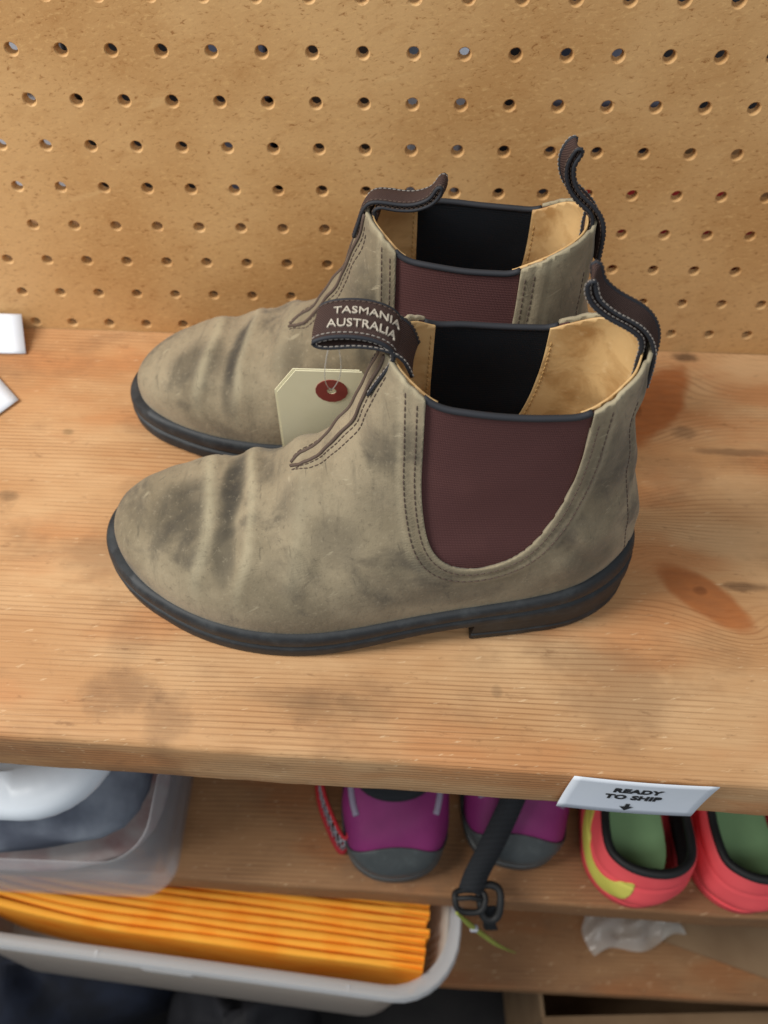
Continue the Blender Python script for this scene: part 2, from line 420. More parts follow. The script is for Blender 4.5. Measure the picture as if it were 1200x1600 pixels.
# ------------------------------------------------------------------ pegboard
TILT = math.radians(1.3486)
R0 = np.array([[math.cos(TILT), 0, -math.sin(TILT)], [0, 1, 0], [math.sin(TILT), 0, math.cos(TILT)]])
ORI = np.array([.2025, 0, -.1888])
def pegboard():
    V = []; F = []; p = .0254; nseg = 16; th = .0048; rng = random.Random(3); idx = {}
    def pt(q):
        k = (round(q[0], 6), round(q[1], 6), round(q[2], 6))
        if k not in idx: idx[k] = len(V); V.append(q)
        return idx[k]
    for i in range(-7, 24):
        for r in range(-6, 9):
            cx, cz = i * p, -r * p; rad = .0025 + rng.uniform(-.0001, .00015)
            sq = []; ci = []; ch = []; bk = []
            for k in range(nseg):
                t = 2 * math.pi * k / nseg; c, s_ = math.cos(t), math.sin(t); m = max(abs(c), abs(s_)); j = rng.uniform(.94, 1.12)
                sq.append(pt((cx + c / m * p / 2, 0, cz + s_ / m * p / 2)))
                a = rad + .0006 * j
                V.append((cx + c * (a + .0006), 0, cz + s_ * (a + .0006))); ci.append(len(V) - 1)
                V.append((cx + c * a, .0006, cz + s_ * a)); ch.append(len(V) - 1)
                V.append((cx + c * rad, th, cz + s_ * rad)); bk.append(len(V) - 1)
            for k in range(nseg):
                n = (k + 1) % nseg
                F.append((sq[k], sq[n], ci[n], ci[k])); F.append((ci[k], ci[n], ch[n], ch[k])); F.append((ch[k], ch[n], bk[n], bk[k]))
    # back sheet with the same openings left out is not seen; close the rim with edge strips
    x0, x1, z0, z1 = -7.5 * p, 23.5 * p, -8.5 * p, 6.5 * p
    o = mesh('pegboard', V, F, M_peg, None, True, math.radians(35))
    Vb = []; Fb = []
    for i in range(-7, 24):
        for r in range(-6, 9):
            cx, cz = i * p, -r * p; b = len(Vb)
            for k in range(8):
                t = 2 * math.pi * k / 8; c, s_ = math.cos(t), math.sin(t); m = max(abs(c), abs(s_))
                Vb += [(cx + c / m * p / 2, th, cz + s_ / m * p / 2), (cx + c * .0026, th, cz + s_ * .0026)]
            for k in range(8): n = (k + 1) % 8; Fb.append((b + 2 * k, b + 2 * k + 1, b + 2 * n + 1, b + 2 * n))
    back = mesh('back_face', Vb, Fb, M_peg, o, False)
    fr = join(box(x0 - .0015, x0, -.0001, th + .0004, z0, z1), box(x1, x1 + .0015, -.0001, th + .0004, z0, z1), box(x0, x1, -.0001, th + .0004, z1, z1 + .0015))
    mesh('board_edge', fr[0], fr[1], M_peg, o, False)
    MM = R0; loc = -MM @ ORI
    o.matrix_world = Matrix([list(MM[i]) + [loc[i]] for i in range(3)] + [[0, 0, 0, 1]])
    tag(o, 'brown hardboard pegboard with rows of round holes standing behind the shelf', 'pegboard')
pegboard()

# ------------------------------------------------------------------ shelf planks
def plank(name, x0, x1, ya, yb, slope, ztop, th, r, mat, rough_edge=.0004):
    """cross-section in (y,z) swept along x; the front edge runs at ya + slope*x"""
    prof = []
    for t in np.linspace(0, 1, 5): a = math.pi / 2 * t; prof.append((-1, r - r * math.sin(a), -r + r * math.cos(a)))          # front top round
    pr = prof + [(-1, 0, -th * .35), (-1, 0, -th * .65)]
    for t in np.linspace(0, 1, 4): a = math.pi / 2 * t; pr.append((-1, r - r * math.cos(a), -th + r - r * math.sin(a)))
    pr += [(1, 0, -th), (1, 0, 0)]
    for t in np.linspace(0, 1, 8)[1:-1]: pr.append((2, 1 - t, 0))
    xs = np.arange(x0, x1 + .0001, .006); V = []; F = []; n = len(pr); rng = np.random.RandomState(5)
    e1 = np.convolve(rng.randn(len(xs) + 8), np.ones(9) / 3, 'valid') * rough_edge; e2 = np.convolve(rng.randn(len(xs) + 8), np.ones(9) / 3, 'valid') * rough_edge
    for i, x in enumerate(xs):
        yf = ya + slope * x
        for kind, a, z in pr:
            if kind == -1:
                y = yf + a + e1[i] * .6; zz = z + (e2[i] * .5 if z > -th * .3 and z < -.0005 else 0)
            elif kind == 1: y = yb; zz = z
            else: y = yf + r + e1[i] * .6 + (yb - yf - r) * a; zz = 0
            V.append((x, y, ztop + zz))
    for i in range(len(xs) - 1):
        for k in range(n): F.append((i * n + k, i * n + (k + 1) % n, (i + 1) * n + (k + 1) % n, (i + 1) * n + k))
    F += [list(range(n))[::-1], [(len(xs) - 1) * n + k for k in range(n)]]
    bmv = mesh(name, V, [f[::-1] for f in F], mat, None, True, math.radians(50))
    return bmv
SL = -.0287
def yfront(x): return -.2930 + SL * x
tag(plank('shelf_plank', -.46, .46, -.2930, -.0006, SL, 0.0, .047, .0045, M_shelf), 'thick pale fir shelf plank carrying the pair of brown boots', 'shelf')
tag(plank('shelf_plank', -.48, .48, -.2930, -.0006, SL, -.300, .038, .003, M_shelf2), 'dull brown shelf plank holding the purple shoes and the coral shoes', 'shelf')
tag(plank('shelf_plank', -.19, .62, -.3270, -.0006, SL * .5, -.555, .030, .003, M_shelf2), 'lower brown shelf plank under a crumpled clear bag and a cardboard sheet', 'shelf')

# ------------------------------------------------------------------ boots
LAT0 = [0, -.0225, -.0430, -.0565, -.0585, -.0505, -.0435, -.0350, -.0185, 0]
MED0 = [0, .019, .031, .036, .033, .027, .029, .032, .0185, 0]
FZ = [.0240, .0235, .0210, .0185, .0185, .0240, .0295, .0340, .0380, .0400]
BOOT = [
    (0.00, (-.1515, .022), (.1170, .034), LAT0, MED0, FZ),
    (0.10, (-.1500, .034), (.1175, .046), [0, -.0225, -.0425, -.0560, -.0575, -.0500, -.0430, -.0350, -.0190, 0], [0, .0190, .0310, .0360, .034, .028, .030, .0325, .019, 0], [z + q for z, q in zip(FZ, [.012, .012, .0125, .0125, .0125, .0125, .012, .011, .010, .010])]),
    (0.25, (-.1300, .0485), (.1140, .067), [0, -.0215, -.0385, -.0485, -.0505, -.0465, -.0410, -.0340, -.0185, 0], [0, .018, .028, .033, .034, .030, .030, .031, .018, 0], .0035),
    (0.43, (-.0950, .0595), (.1080, .083), [0, -.0195, -.0345, -.0420, -.0430, -.0405, -.0370, -.0310, -.0165, 0], [0, .016, .026, .032, .034, .032, .030, .028, .0165, 0], .0015),
    (0.60, (-.0610, .0755), (.1030, .098), [0, -.0170, -.0290, -.0345, -.0360, -.0350, -.0330, -.0275, -.0145, 0], [0, .015, .025, .031, .033, .032, .030, .026, .0145, 0], .0005),
    (0.76, (-.0345, .1010), (.0980, .120), [0, -.0140, -.0240, -.0295, -.0315, -.0315, -.0300, -.0250, -.0130, 0], [0, .013, .023, .028, .031, .031, .029, .024, .013, 0], 0),
    (0.90, (-.0180, .1370), (.0950, .146), [0, -.0125, -.0215, -.0265, -.0285, -.0285, -.0275, -.0225, -.0120, 0], [0, .0125, .0215, .026, .0275, .0275, .026, .022, .012, 0], 0),
    (1.00, (-.0070, .1750), (.0920, .176), [0, -.0120, -.0205, -.0255, -.0275, -.0275, -.0265, -.0215, -.0115, 0], [0, .012, .0205, .0255, .027, .027, .0255, .021, .0115, 0], 0),
]
GUS = curve([(.0045, .185), (.0050, .150), (.0055, .125), (.0060, .105), (.0085, .085), (.0130, .0715), (.0215, .0635), (.0320, .0605), (.0445, .0630), (.0570, .0725), (.0665, .0920), (.0705, .1150), (.0708, .1380), (.0700, .160), (.0695, .185)], 90)
MS = .87                                  # the inner-ankle panel is narrower
def XA(P): return np.where(P[:, 1] > 0, np.where(P[:, 0] < .0045 + .067 * MS, .0045 + (P[:, 0] - .0045) / MS, P[:, 0] + .067 * (1 - MS) * np.clip((.095 - P[:, 0]) / (.0905 - .067 * MS), 0, 1)), P[:, 0])
gus = lambda P: sdist(np.stack([XA(P), P[:, 2]], 1), GUS)
ZC = spl([-.06, -.020, -.010, .000, .0065, .020, .040, .060, .0675, .076, .086, .095, .13], [.158, .1585, .158, .1545, .1510, .1490, .1482, .1486, .1496, .1545, .1610, .1635, .164])
CRV = dict(dx=0.0, a=1.0, tilt=0.0)
def crease(x, c, w): return np.exp(-((x - c) / w) ** 2)
def boot_disp(P, ph, v, soft=False):
    x, y, z = P[:, 0], P[:, 1], P[:, 2]
    xb = x + .0025 * np.sin(y * 60) + .0012 * np.sin(z * 190) + (y + .01) ** 2 * 1.4
    xb = xb + CRV['dx'] + CRV['tilt'] * y
    top = np.clip((z - .026) / .03, 0, 1) * np.clip((.10 - z) / .02, 0, 1)
    d = top * (.0010 * crease(xb, -.0985, .0058) - .0025 * crease(xb, -.0865, .0062) + .0009 * crease(xb, -.0745, .0050) - .0012 * crease(xb, -.062, .007) + .0010 * crease(xb, -.05, .006) - .0009 * crease(xb, -.036, .006))
    wig = .0012 * np.sin(y * 260 + 1.3) + .0008 * np.sin(y * 610)
    for c0, am in ((-.104, .0005), (-.0925, .0007), (-.081, .0008), (-.0695, .0006), (-.058, .0005), (-.047, .0005), (-.040, .0004)): d -= CRV['a'] * top * am * crease(xb + wig * (1 + c0 * 6), c0, .0011) * (.5 + .5 * np.sin(y * 130 + c0 * 900))
    d += .0011 * np.sin(x * 95 + z * 60 + 1.0) * np.sin(z * 110 + y * 40) * np.clip((z - .03) / .03, 0, 1)
    d += .0005 * np.sin(x * 260 + y * 170) * np.sin(z * 240 + x * 90)
    q = (x - .09) * .75 + (z - .06) * .66                                 # slanted ankle folds above the heel
    a = np.clip((x - .055) / .02, 0, 1) * np.clip((z - .035) / .015, 0, 1)
    d += a * (-.0012 * crease(q, -.004, .0035) + .0008 * crease(q, .004, .004) - .0010 * crease(q, .015, .004))
    gg = gus(P); d *= np.clip((z - .030) / .022, 0, 1) * np.clip((gg - .006) / .016, .12, 1)
    if soft: return np.where(z > .07, d, np.minimum(d, 0))
    g = gus(P); d += np.where(g > -.001, .0009 * np.clip((.0098 - g) / .0012, 0, 1) * np.clip((g + .001) / .0012, 0, 1), 0) - .00055 * crease(g, .0052, .0009)
    bs = np.abs(y); back = (x > .07) & (z > .036)
    d += np.where(back, .0010 * np.clip((.0105 - bs) / .0012, 0, 1) * np.clip((x - .07) / .01, 0, 1), 0)
    fr = (x < .02) & (z > .084)
    d += np.where(fr, .0008 * np.clip((.0075 - bs) / .0012, 0, 1) * np.clip((z - .084) / .006, 0, 1), 0)
    return d
SOLE_O = .0028
def sole_parts(root, mir):
    # plan outline from the feather line, pushed outward
    L = Loft(BOOT); n = 160; ph = np.linspace(0, 2 * np.pi, n, endpoint=False); P = L.raw(ph, np.zeros(n))[:, :2]
    tg = np.roll(P, -1, 0) - np.roll(P, 1, 0); nr = np.stack([tg[:, 1], -tg[:, 0]], 1); nr /= np.linalg.norm(nr, axis=1)[:, None]
    cen = P.mean(0)
    if np.mean(np.sum(nr * (P - cen), 1)) < 0: nr = -nr
    ztop = spl(np.array([-.16] + list(-.1515 + .2685 * STN[1:-1]) + [.122]), FZ)
    zbot = spl([-.165, -.14, -.11, -.075, -.05, -.02, .01, .035, .06, .125], [.0085, .0045, .0012, 0.0, .0002, .0038, .0098, .0130, .0138, .0150])
    lay = [(-.020, .0), (-.0012, .0), (.0004, .05), (.0010, .38), (.0004, .44), (-.0018, .48), (-.0018, .53), (.0004, .58), (.0008, .68), (.0004, .86), (-.0010, .97), (-.0030, 1.0), (-.009, .98)]
    V = []; F = []
    for o, h in lay:
        Q = P + nr * (SOLE_O + o + .0030 * np.clip((-.120 - P[:, 0]) / .03, 0, 1) * (1 if o > -.002 else 0) + .0035 * np.clip((P[:, 0] - .07) / .04, 0, 1) * (1 - h) * (1 if o > -.003 else 0))[:, None]
        zb = zbot(Q[:, 0]); zt = ztop(Q[:, 0]) + .0012
        for i in range(n): V.append((Q[i, 0], Q[i, 1] * mir, zb[i] + (zt[i] - zb[i]) * h))
    for r in range(len(lay) - 1):
        for i in range(n): F.append((r * n + i, r * n + (i + 1) % n, (r + 1) * n + (i + 1) % n, (r + 1) * n + i))
    c = len(V); V.append((-.02, 0, .008)); F += [(c, (i + 1) % n, i) for i in range(n)]
    if mir > 0: F = [f[::-1] for f in F]
    so = mesh('sole', V, F, M_sole, root, True, math.radians(50))
    # heel block: the outline behind the breast line
    xb = .037; Q = P + nr * (SOLE_O - .0002 + .0032 * np.clip((P[:, 0] - .07) / .04, 0, 1))[:, None]; k = [i for i in range(n) if Q[i, 0] > xb]
    ring = [Q[i] for i in k]
    ring = [np.array([xb, ring[0][1]])] + ring + [np.array([xb, ring[-1][1]])]
    m = len(ring); V = []; F = []
    hc = np.mean(ring, 0)
    for sc_, z in ((1.000, 0.0), (1.020, .0010), (1.018, .0044), (1.002, .0050), (1.002, .0058), (1.008, .0066), (.992, .0160)):
        for p in ring:
            q = hc + (p - hc) * sc_; V.append((q[0] if p[0] > xb + 1e-6 else xb + (.0009 if sc_ < .99 else 0) + z * .12, q[1] * mir, z if z < .01 else zbot(p[0]) + .0030))
    for r in range(6):
        for i in range(m): F.append((r * m + i, r * m + (i + 1) % m, (r + 1) * m + (i + 1) % m, (r + 1) * m + i))
    F.append(list(range(m))[::-1]); F.append([6 * m + i for i in range(m)])
    if mir < 0: F = [f[::-1] for f in F]
    he = mesh('heel', V, F, M_sole, so, True, math.radians(40))
    # insole inside
    V, F = [], []
    Pi = P * .90 + cen * .10
    for i in range(n): V.append((Pi[i, 0], Pi[i, 1] * mir, ztop(Pi[i, 0]) + .006))
    c = len(V); V.append((-.02, 0, .026)); F = [(c, i, (i + 1) % n) for i in range(n)]
    mesh('insole', V, F if mir < 0 else [f[::-1] for f in F], M_tan, root)

def ribbon(name, path, width, root, mir=1, wdir=(0, 1, 0), text=None, y0=0.0, twist=0.0, text_at=None):
    P = curve(path, 90); n = len(P); th = .0011; nb = 9
    d = np.gradient(P, axis=0); d /= np.linalg.norm(d, axis=1)[:, None]
    arc = np.r_[0, np.cumsum(np.linalg.norm(np.diff(P, axis=0), axis=1))]
    wd = np.array(wdir, float); wd /= np.linalg.norm(wd)
    wv = wd - d * (d @ wd)[:, None]; wv /= np.linalg.norm(wv, axis=1)[:, None]; up = np.cross(d, wv)
    def at(a, b, h):                      # arc position, across (-1..1), height
        i = np.interp(a, arc, np.arange(n)); g = lambda A: np.stack([np.interp(i, np.arange(n), A[:, k]) for k in range(3)], -1)
        camber = .0010 * (1 - np.asarray(b) ** 2)
        return (g(P) + g(wv) * np.reshape(np.asarray(b) * width / 2, (-1, 1)) + g(up) * np.reshape(np.asarray(h) + camber, (-1, 1))) * np.array([1, mir, 1]) + np.array([0, y0, 0])
    V = []; F = []; uv = []
    bs = np.linspace(-1, 1, nb)
    for s_, hh in ((0, th / 2), (1, -th / 2)):
        for i in range(n):
            Q = at(np.full(nb, arc[i]), bs, np.full(nb, hh)); V += list(Q); uv += [(arc[i], b * width / 2) for b in bs]
    N = n * nb
    for i in range(n - 1):
        for k in range(nb - 1):
            a = i * nb + k; F.append((a, a + 1, a + nb + 1, a + nb)); F.append((N + a, N + a + nb, N + a + nb + 1, N + a + 1))
        for k in (0, nb - 1):
            a = i * nb + k; F.append((a, a + nb, N + a + nb, N + a) if k == 0 else (a, N + a, N + a + nb, a + nb))
    o = mesh(name, V, F, M_web, root)
    ul = o.data.uv_layers.new(name='UVMap')
    for l in o.data.loops: ul.data[l.index].uv = uv[l.vertex_index]
    for b in (-1, 1):
        Q = at(arc, np.full(n, b * .985), np.zeros(n)); v, f = tube(Q, .00085, 8); mesh('edging', v, f, M_edge, o)
        st = [at(np.linspace(0, arc[-1], 200), np.full(200, b * .84), np.full(200, th / 2 + .0002)), at(np.linspace(0, arc[-1], 200), np.full(200, b * 1.02), np.full(200, -.0009))]
        stitches(st, 'edge_stitching', M_dull if b < 0 else M_thr, o, .0013, .0009, .00028)
    if text:
        a0, flip = text_at
        for body, b, size, da in text:
            T = text_mesh(body, size, .00035)
            if T is None: continue
            vv, ff = T
            h = vv[:, 2]
            Q = at(a0 + vv[:, 0] + da, (b + vv[:, 1]) / (width / 2), th / 2 + .00025 + h)
            mesh('lettering', Q, ff, M_cream, o, False)
    return o, at, arc
def text_mesh(body, size, depth, bold=.0, align='LEFT', spacing=1.0):
    cu = bpy.data.curves.new('lettering', 'FONT'); cu.body = body; cu.size = size; cu.extrude = depth; cu.offset = bold; cu.align_x = align; cu.space_character = spacing
    cu.resolution_u = 3
    ob = bpy.data.objects.new('lettering', cu); C.objects.link(ob)
    dg = bpy.context.evaluated_depsgraph_get(); me = bpy.data.meshes.new_from_object(ob.evaluated_get(dg))
    v = np.array([q.co[:] for q in me.vertices]); f = [list(p.vertices) for p in me.polygons]
    bpy.data.objects.remove(ob); bpy.data.curves.remove(cu); bpy.data.meshes.remove(me)
    return (v, f) if len(v) else None

def boot(root, mir, tabs):
    L = Loft(BOOT, boot_disp, mir).orient()
    zc = lambda P: ZC(XA(P)) - P[:, 2]
    up = L.part('upper', [lambda P: ZC(XA(P)) - P[:, 2], gus], M_nub, root, 0.0, 300, 130)
    # pale rub marks on the proud folds (a vertex attribute)
    me = up.data; co = np.array([v.co[:] for v in me.vertices]); x, y, z = co.T; y = y * mir
    xb = x + .0025 * np.sin(y * 60) + .0012 * np.sin(z * 190) + (y + .01) ** 2 * 1.4 + CRV['dx'] + CRV['tilt'] * y
    rub = (.8 * crease(xb, -.0985, .003) + .7 * crease(xb, -.0755, .0022) + .3 * crease(xb, -.05, .004)) * np.clip((z - .026) / .03, 0, 1) * np.clip((.10 - z) / .02, 0, 1)
    rub += .75 * np.clip((z - (ZC(x) - .003)) / .0025, 0, 1)
    P0 = co * np.array([1, mir, 1]); g = gus(P0); rub += .5 * np.clip((.0016 - g) / .0012, 0, 1) + .35 * crease(g, .0100, .0012)
    at_ = me.attributes.new('rub', 'FLOAT', 'POINT'); at_.data.foreach_set('value', np.clip(rub, 0, 1).astype(np.float32))
    mod(up, 'SOLIDIFY', thickness=.0017, offset=-1.0)
    li = L.part('lining', [lambda P: ZC(XA(P)) - .0006 - P[:, 2], lambda P: gus(P) + .0040], M_tan, root, -.0026, 220, 110, .02, 1.0, 'soft')
    mod(li, 'SOLIDIFY', thickness=.0008, offset=-1.0)
    for sd, nm in ((-1, 'lateral'), (1, 'medial')):
        gp = L.part('elastic_gusset', [lambda P: ZC(XA(P)) - .0012 - P[:, 2], lambda P: .0035 - gus(P), lambda P: P[:, 1] * sd - .004], M_gus, root, -.0009, 220, 100, .2, 1.0, 'soft')
        mod(gp, 'SOLIDIFY', thickness=.0007, offset=-1.0)
        gi = L.part('elastic_lining', [lambda P: ZC(XA(P)) - .0012 - P[:, 2], lambda P: .001 - gus(P), lambda P: P[:, 1] * sd - .004], M_gin, gp, -.0021, 160, 80, .2, 1.0, 'soft')
        xs = np.linspace(.0035, .0705, 40); xz = np.stack([xs if sd < 0 else .0045 + (xs - .0045) * MS, ZC(xs) - .0014], 1); Q = L.line(xz, sd, -.0013, 'soft')
        v, f = tube(Q, .0015, 8); mesh('top_binding', v, f, M_edge, gp)
    # stitch rows
    rows = []
    for off in (.0030, .0076):
        t = np.gradient(GUS, axis=0); nrm = np.stack([-t[:, 1], t[:, 0]], 1); nrm /= np.linalg.norm(nrm, axis=1)[:, None]
        Q = GUS + nrm * off
        if sdist(Q[40:41], GUS)[0] < 0: Q = GUS - nrm * off
        Q = Q[(Q[:, 1] < ZC(Q[:, 0]) - .002)]
        for sd in (-1, 1): rows.append(L.line(Q if sd < 0 else np.stack([.0045 + (Q[:, 0] - .0045) * MS, Q[:, 1]], 1), sd, .0001))
    for sd in (-1, 1):
        z = np.linspace(.040, .150, 50); ph = np.full(50, np.pi - sd * 0 + (-.33 if sd < 0 else .33))
        vz = np.linspace(.05, .90, 50); P = L.raw(ph, vz); ok = P[:, 2] < ZC(P[:, 0]) - .003
        rows.append(L.ev(ph[ok], vz[ok], .0001)[0])
        for yy in (.0078, .0112):
            vz = np.linspace(.635, .965, 70); dp = L.aty(np.interp(vz, [.635, .68, .8], [.004, yy * .75, yy]), vz); ph = dp if sd < 0 else 2 * np.pi - dp; P = L.raw(ph, vz); ok = P[:, 2] < ZC(P[:, 0]) - .003
            rows.append(L.ev(ph[ok], vz[ok], .0002)[0])
    cross = []
    xs = np.concatenate([np.linspace(-.012, .001, 12)]); 
    stitches(rows + cross, 'stitching', M_thr, up)
    inner = []
    for sd in (-1, 1):
        for off in (-.0020,):
            t = np.gradient(GUS, axis=0); nrm = np.stack([-t[:, 1], t[:, 0]], 1); nrm /= np.linalg.norm(nrm, axis=1)[:, None]
            Q = GUS + nrm * off
            if sdist(Q[40:41], GUS)[0] > 0: Q = GUS - nrm * off
            if sd > 0: Q = np.stack([.0045 + (Q[:, 0] - .0045) * MS, Q[:, 1]], 1)
            Q = Q[Q[:, 1] < .146]; inner.append(L.line(Q, sd, -.0035, 'soft'))
    stitches(inner, 'lining_stitching', M_thr2, li)
    # raised strip over the front seam
    for sd in (-1, 1):
        vz = np.linspace(.632, .955, 60); dp = L.aty(np.interp(vz, [.632, .66, .8], [.001, .004, .0058]), vz); Q = L.ev(dp if sd < 0 else 2 * np.pi - dp, vz, .0003)[0]
        v, f = tube(Q, .0009, 6); mesh('seam_welt', v, f, M_thr, up)
    sole_parts(root, mir)
    for t in tabs: ribbon('pull_tab', root=root, mir=mir, **t)
    return L

def doubled(path, gap):                   # outer run, then back inside it
    P = curve([(x, 0, z) for x, z in path], 24); t = np.gradient(P, axis=0); t /= np.linalg.norm(t, axis=1)[:, None]
    nr = np.stack([t[:, 2], 0 * t[:, 0], -t[:, 0]], 1); w = np.sign(gap) * np.interp(np.arange(24), [0, 6, 10, 20, 23], [.0066, .0060, abs(gap), abs(gap), abs(gap) * .35])
    return [tuple(p) for p in np.vstack([P[::2], (P - nr * w[:, None])[::-1][1::2]])]
near = empty('ankle_boot', (0, -.178, 0))
tag(near, 'worn taupe leather ankle boot with a paper tag hung from its front tab', 'boot', 'pair of boots on the shelf')
L1 = boot(near, 1, [
    dict(path=[(.0005, 0, .150), (-.004, 0, .1600), (-.012, 0, .1645), (-.024, 0, .1655), (-.0350, 0, .1645), (-.0385, 0, .1660), (-.0360, 0, .1685), (-.026, 0, .1705), (-.014, 0, .1685), (-.0075, 0, .1620), (-.0120, 0, .1500), (-.018, 0, .1380)],
         width=.0192, wdir=(.10, 1, .12), text=[('TASMANIA', .0009, .0053, 0), ('AUSTRALIA', -.0056, .0053, -.0022)], text_at=(.0555, False)),
    dict(path=doubled([(.0972, .1440), (.0966, .154), (.0945, .1650), (.0870, .1755), (.0760, .1820), (.0675, .1890), (.0630, .1985)], .0032), width=.0100, wdir=(.30, 1, .15))])
far = empty('ankle_boot', (-.011, -.0855, 0), math.radians(-6.0))
tag(far, 'worn taupe leather ankle boot standing between its tagged mate and the pegboard', 'boot', 'pair of boots on the shelf')
CRV.update(dx=.006, a=1.3, tilt=-.14)
L2 = boot(far, -1, [
    dict(path=doubled([(-.0175, .1440), (-.0145, .1540), (-.0105, .1625), (-.002, .1640), (.008, .1640), (.0170, .1680), (.0225, .1765)], -.0028), width=.0110, wdir=(-.1, 1, .0)),
    dict(path=doubled([(.0972, .1440), (.0966, .154), (.0945, .1640), (.0880, .1720), (.0800, .1790), (.0765, .1890), (.0795, .1990)], .0030), width=.0105, wdir=(.25, 1, .1))])

# ------------------------------------------------------------------ paper tag on its filament
def paper_tag():
    root = empty('paper_tag', (-.0400, -.1290, .0335))
    w, h, c = .0270, .118, .0105
    pl = [(-w, -.03), (w, -.03), (w, .048), (w - c, .064), (-w + c, .064), (-w, .048)]
    pl = [(x, z) for x, z in pl]; hc = (.001, .0500); hr = .0023
    V = []; F = []; n = 24
    def ray_poly(t):
        d = np.array([math.cos(t), math.sin(t)]); best = 1e9
        for a, b in zip(pl, pl[1:] + pl[:1]):
            a = np.array(a); b = np.array(b); e = b - a; den = d[0] * e[1] - d[1] * e[0]
            if abs(den) < 1e-9: continue
            q = a - np.array(hc); t1 = (q[0] * e[1] - q[1] * e[0]) / den; u = (q[0] * d[1] - q[1] * d[0]) / den
            if t1 > 0 and -1e-9 <= u <= 1 + 1e-9: best = min(best, t1)
        return np.array(hc) + d * best
    angs = sorted(set([2 * math.pi * k / n for k in range(n)] + [math.atan2(z - hc[1], x - hc[0]) % (2 * math.pi) for x, z in pl])); m = len(angs)
    for y in (-.0003, .0003):
        for t in angs:
            p = ray_poly(t); V.append((p[0], y, p[1]))
        for t in angs: V.append((hc[0] + hr * math.cos(t), y, hc[1] + hr * math.sin(t)))
    for i in range(m):
        j = (i + 1) % m
        F += [(i, j, m + j, m + i), (2 * m + i, 3 * m + i, 3 * m + j, 2 * m + j), (i, 2 * m + i, 2 * m + j, j), (m + i, m + j, 3 * m + j, 3 * m + i)]
    mesh('card', V, F, M_tag, root, False)
    # second leaf just behind, seen as a bright edge on the left
    V2 = [(v[0] - .0013, v[1] + .0010, v[2] + .0002) for v in V]; mesh('card', V2, F, M_tag, root, False)
    R = []; G = []
    for k in range(32):
        t = 2 * math.pi * k / 32; jit = 1 + .015 * math.sin(k * 3.1)
        for r in (.0024, .0082 * jit): R += [(hc[0] + r * math.cos(t), -.0007, hc[1] + r * math.sin(t)), (hc[0] + r * math.cos(t), -.0003, hc[1] + r * math.sin(t))]
    for k in range(32):
        a = 4 * k; b = 4 * ((k + 1) % 32)
        G += [(a, b, b + 2, a + 2), (a + 2, b + 2, b + 3, a + 3), (a, a + 1, b + 1, b)]
    mesh('reinforcement_ring', R, [g[::-1] for g in G], M_ring, root, False)
    root.rotation_euler = (math.radians(3), 0, math.radians(1.0))
    hx = Vector((-.0400, -.1290, .0335)) + Matrix.Rotation(math.radians(1), 3, 'Z') @ (Matrix.Rotation(math.radians(3), 3, 'X') @ Vector((.001, 0, .0500)))
    inv = (Matrix.Translation(root.location) @ root.rotation_euler.to_matrix().to_4x4()).inverted()
    top = Vector((-.032, -.181, .1690)); pts = []
    for k, off in ((0, -.006), (1, .006)):
        for t in np.linspace(0, 1, 12):
            tt = t if k == 0 else 1 - t
            p = Vector(hx).lerp(top, tt); p.z -= .006 * math.sin(math.pi * tt); p.x += off * math.sin(math.pi * tt) * .6; p.y += off * .3 * math.sin(math.pi * tt); pts.append(inv @ p)
    v, f = tube([tuple(p) for p in pts], .00035, 6, True); mesh('filament', v, f, M_fil, root)
    tag(root, 'blank manila paper tag with clipped corners and red-brown ring between the boots', 'tag')
paper_tag()

# ------------------------------------------------------------------ paper slips at the left end of the shelf
def slip(corners, label, lift=0.0, mat=None):
    n = 10; V = []; F = []; c = [np.array(q, float) for q in corners]
    for i in range(n + 1):
        for j in range(n + 1):
            a, b = i / n, j / n
            p = (c[0] * (1 - a) + c[1] * a) * (1 - b) + (c[3] * (1 - a) + c[2] * a) * b
            p = p + np.array([0, 0, lift * (a - .5) ** 2 * (1 if a > .5 else 0) * 4]); V.append(p)
    for i in range(n):
        for j in range(n): k = i * (n + 1) + j; F.append((k, k + n + 1, k + n + 2, k + 1))
    o = mesh('paper_slip', V, F, mat or M_white); mod(o, 'SOLIDIFY', thickness=.0004, offset=1.0)
    return tag(o, label, 'paper')
slip([(-.345, -.030, .0006), (-.2535, -.0275, .0012), (-.2600, -.0022, .0130), (-.350, -.0022, .0125)], 'white paper slip propped up against the foot of the pegboard')
slip([(-.320, -.086, .0009), (-.283, -.1235, .0009), (-.2455, -.0700, .0016), (-.2825, -.0325, .0016)], 'white paper slip lying on top of another, one corner toward the boots')
slip([(-.335, -.100, .0003), (-.290, -.1330, .0003), (-.2520, -.0775, .0003), (-.297, -.0445, .0003)], 'white paper slip lying on the wood underneath another slip')

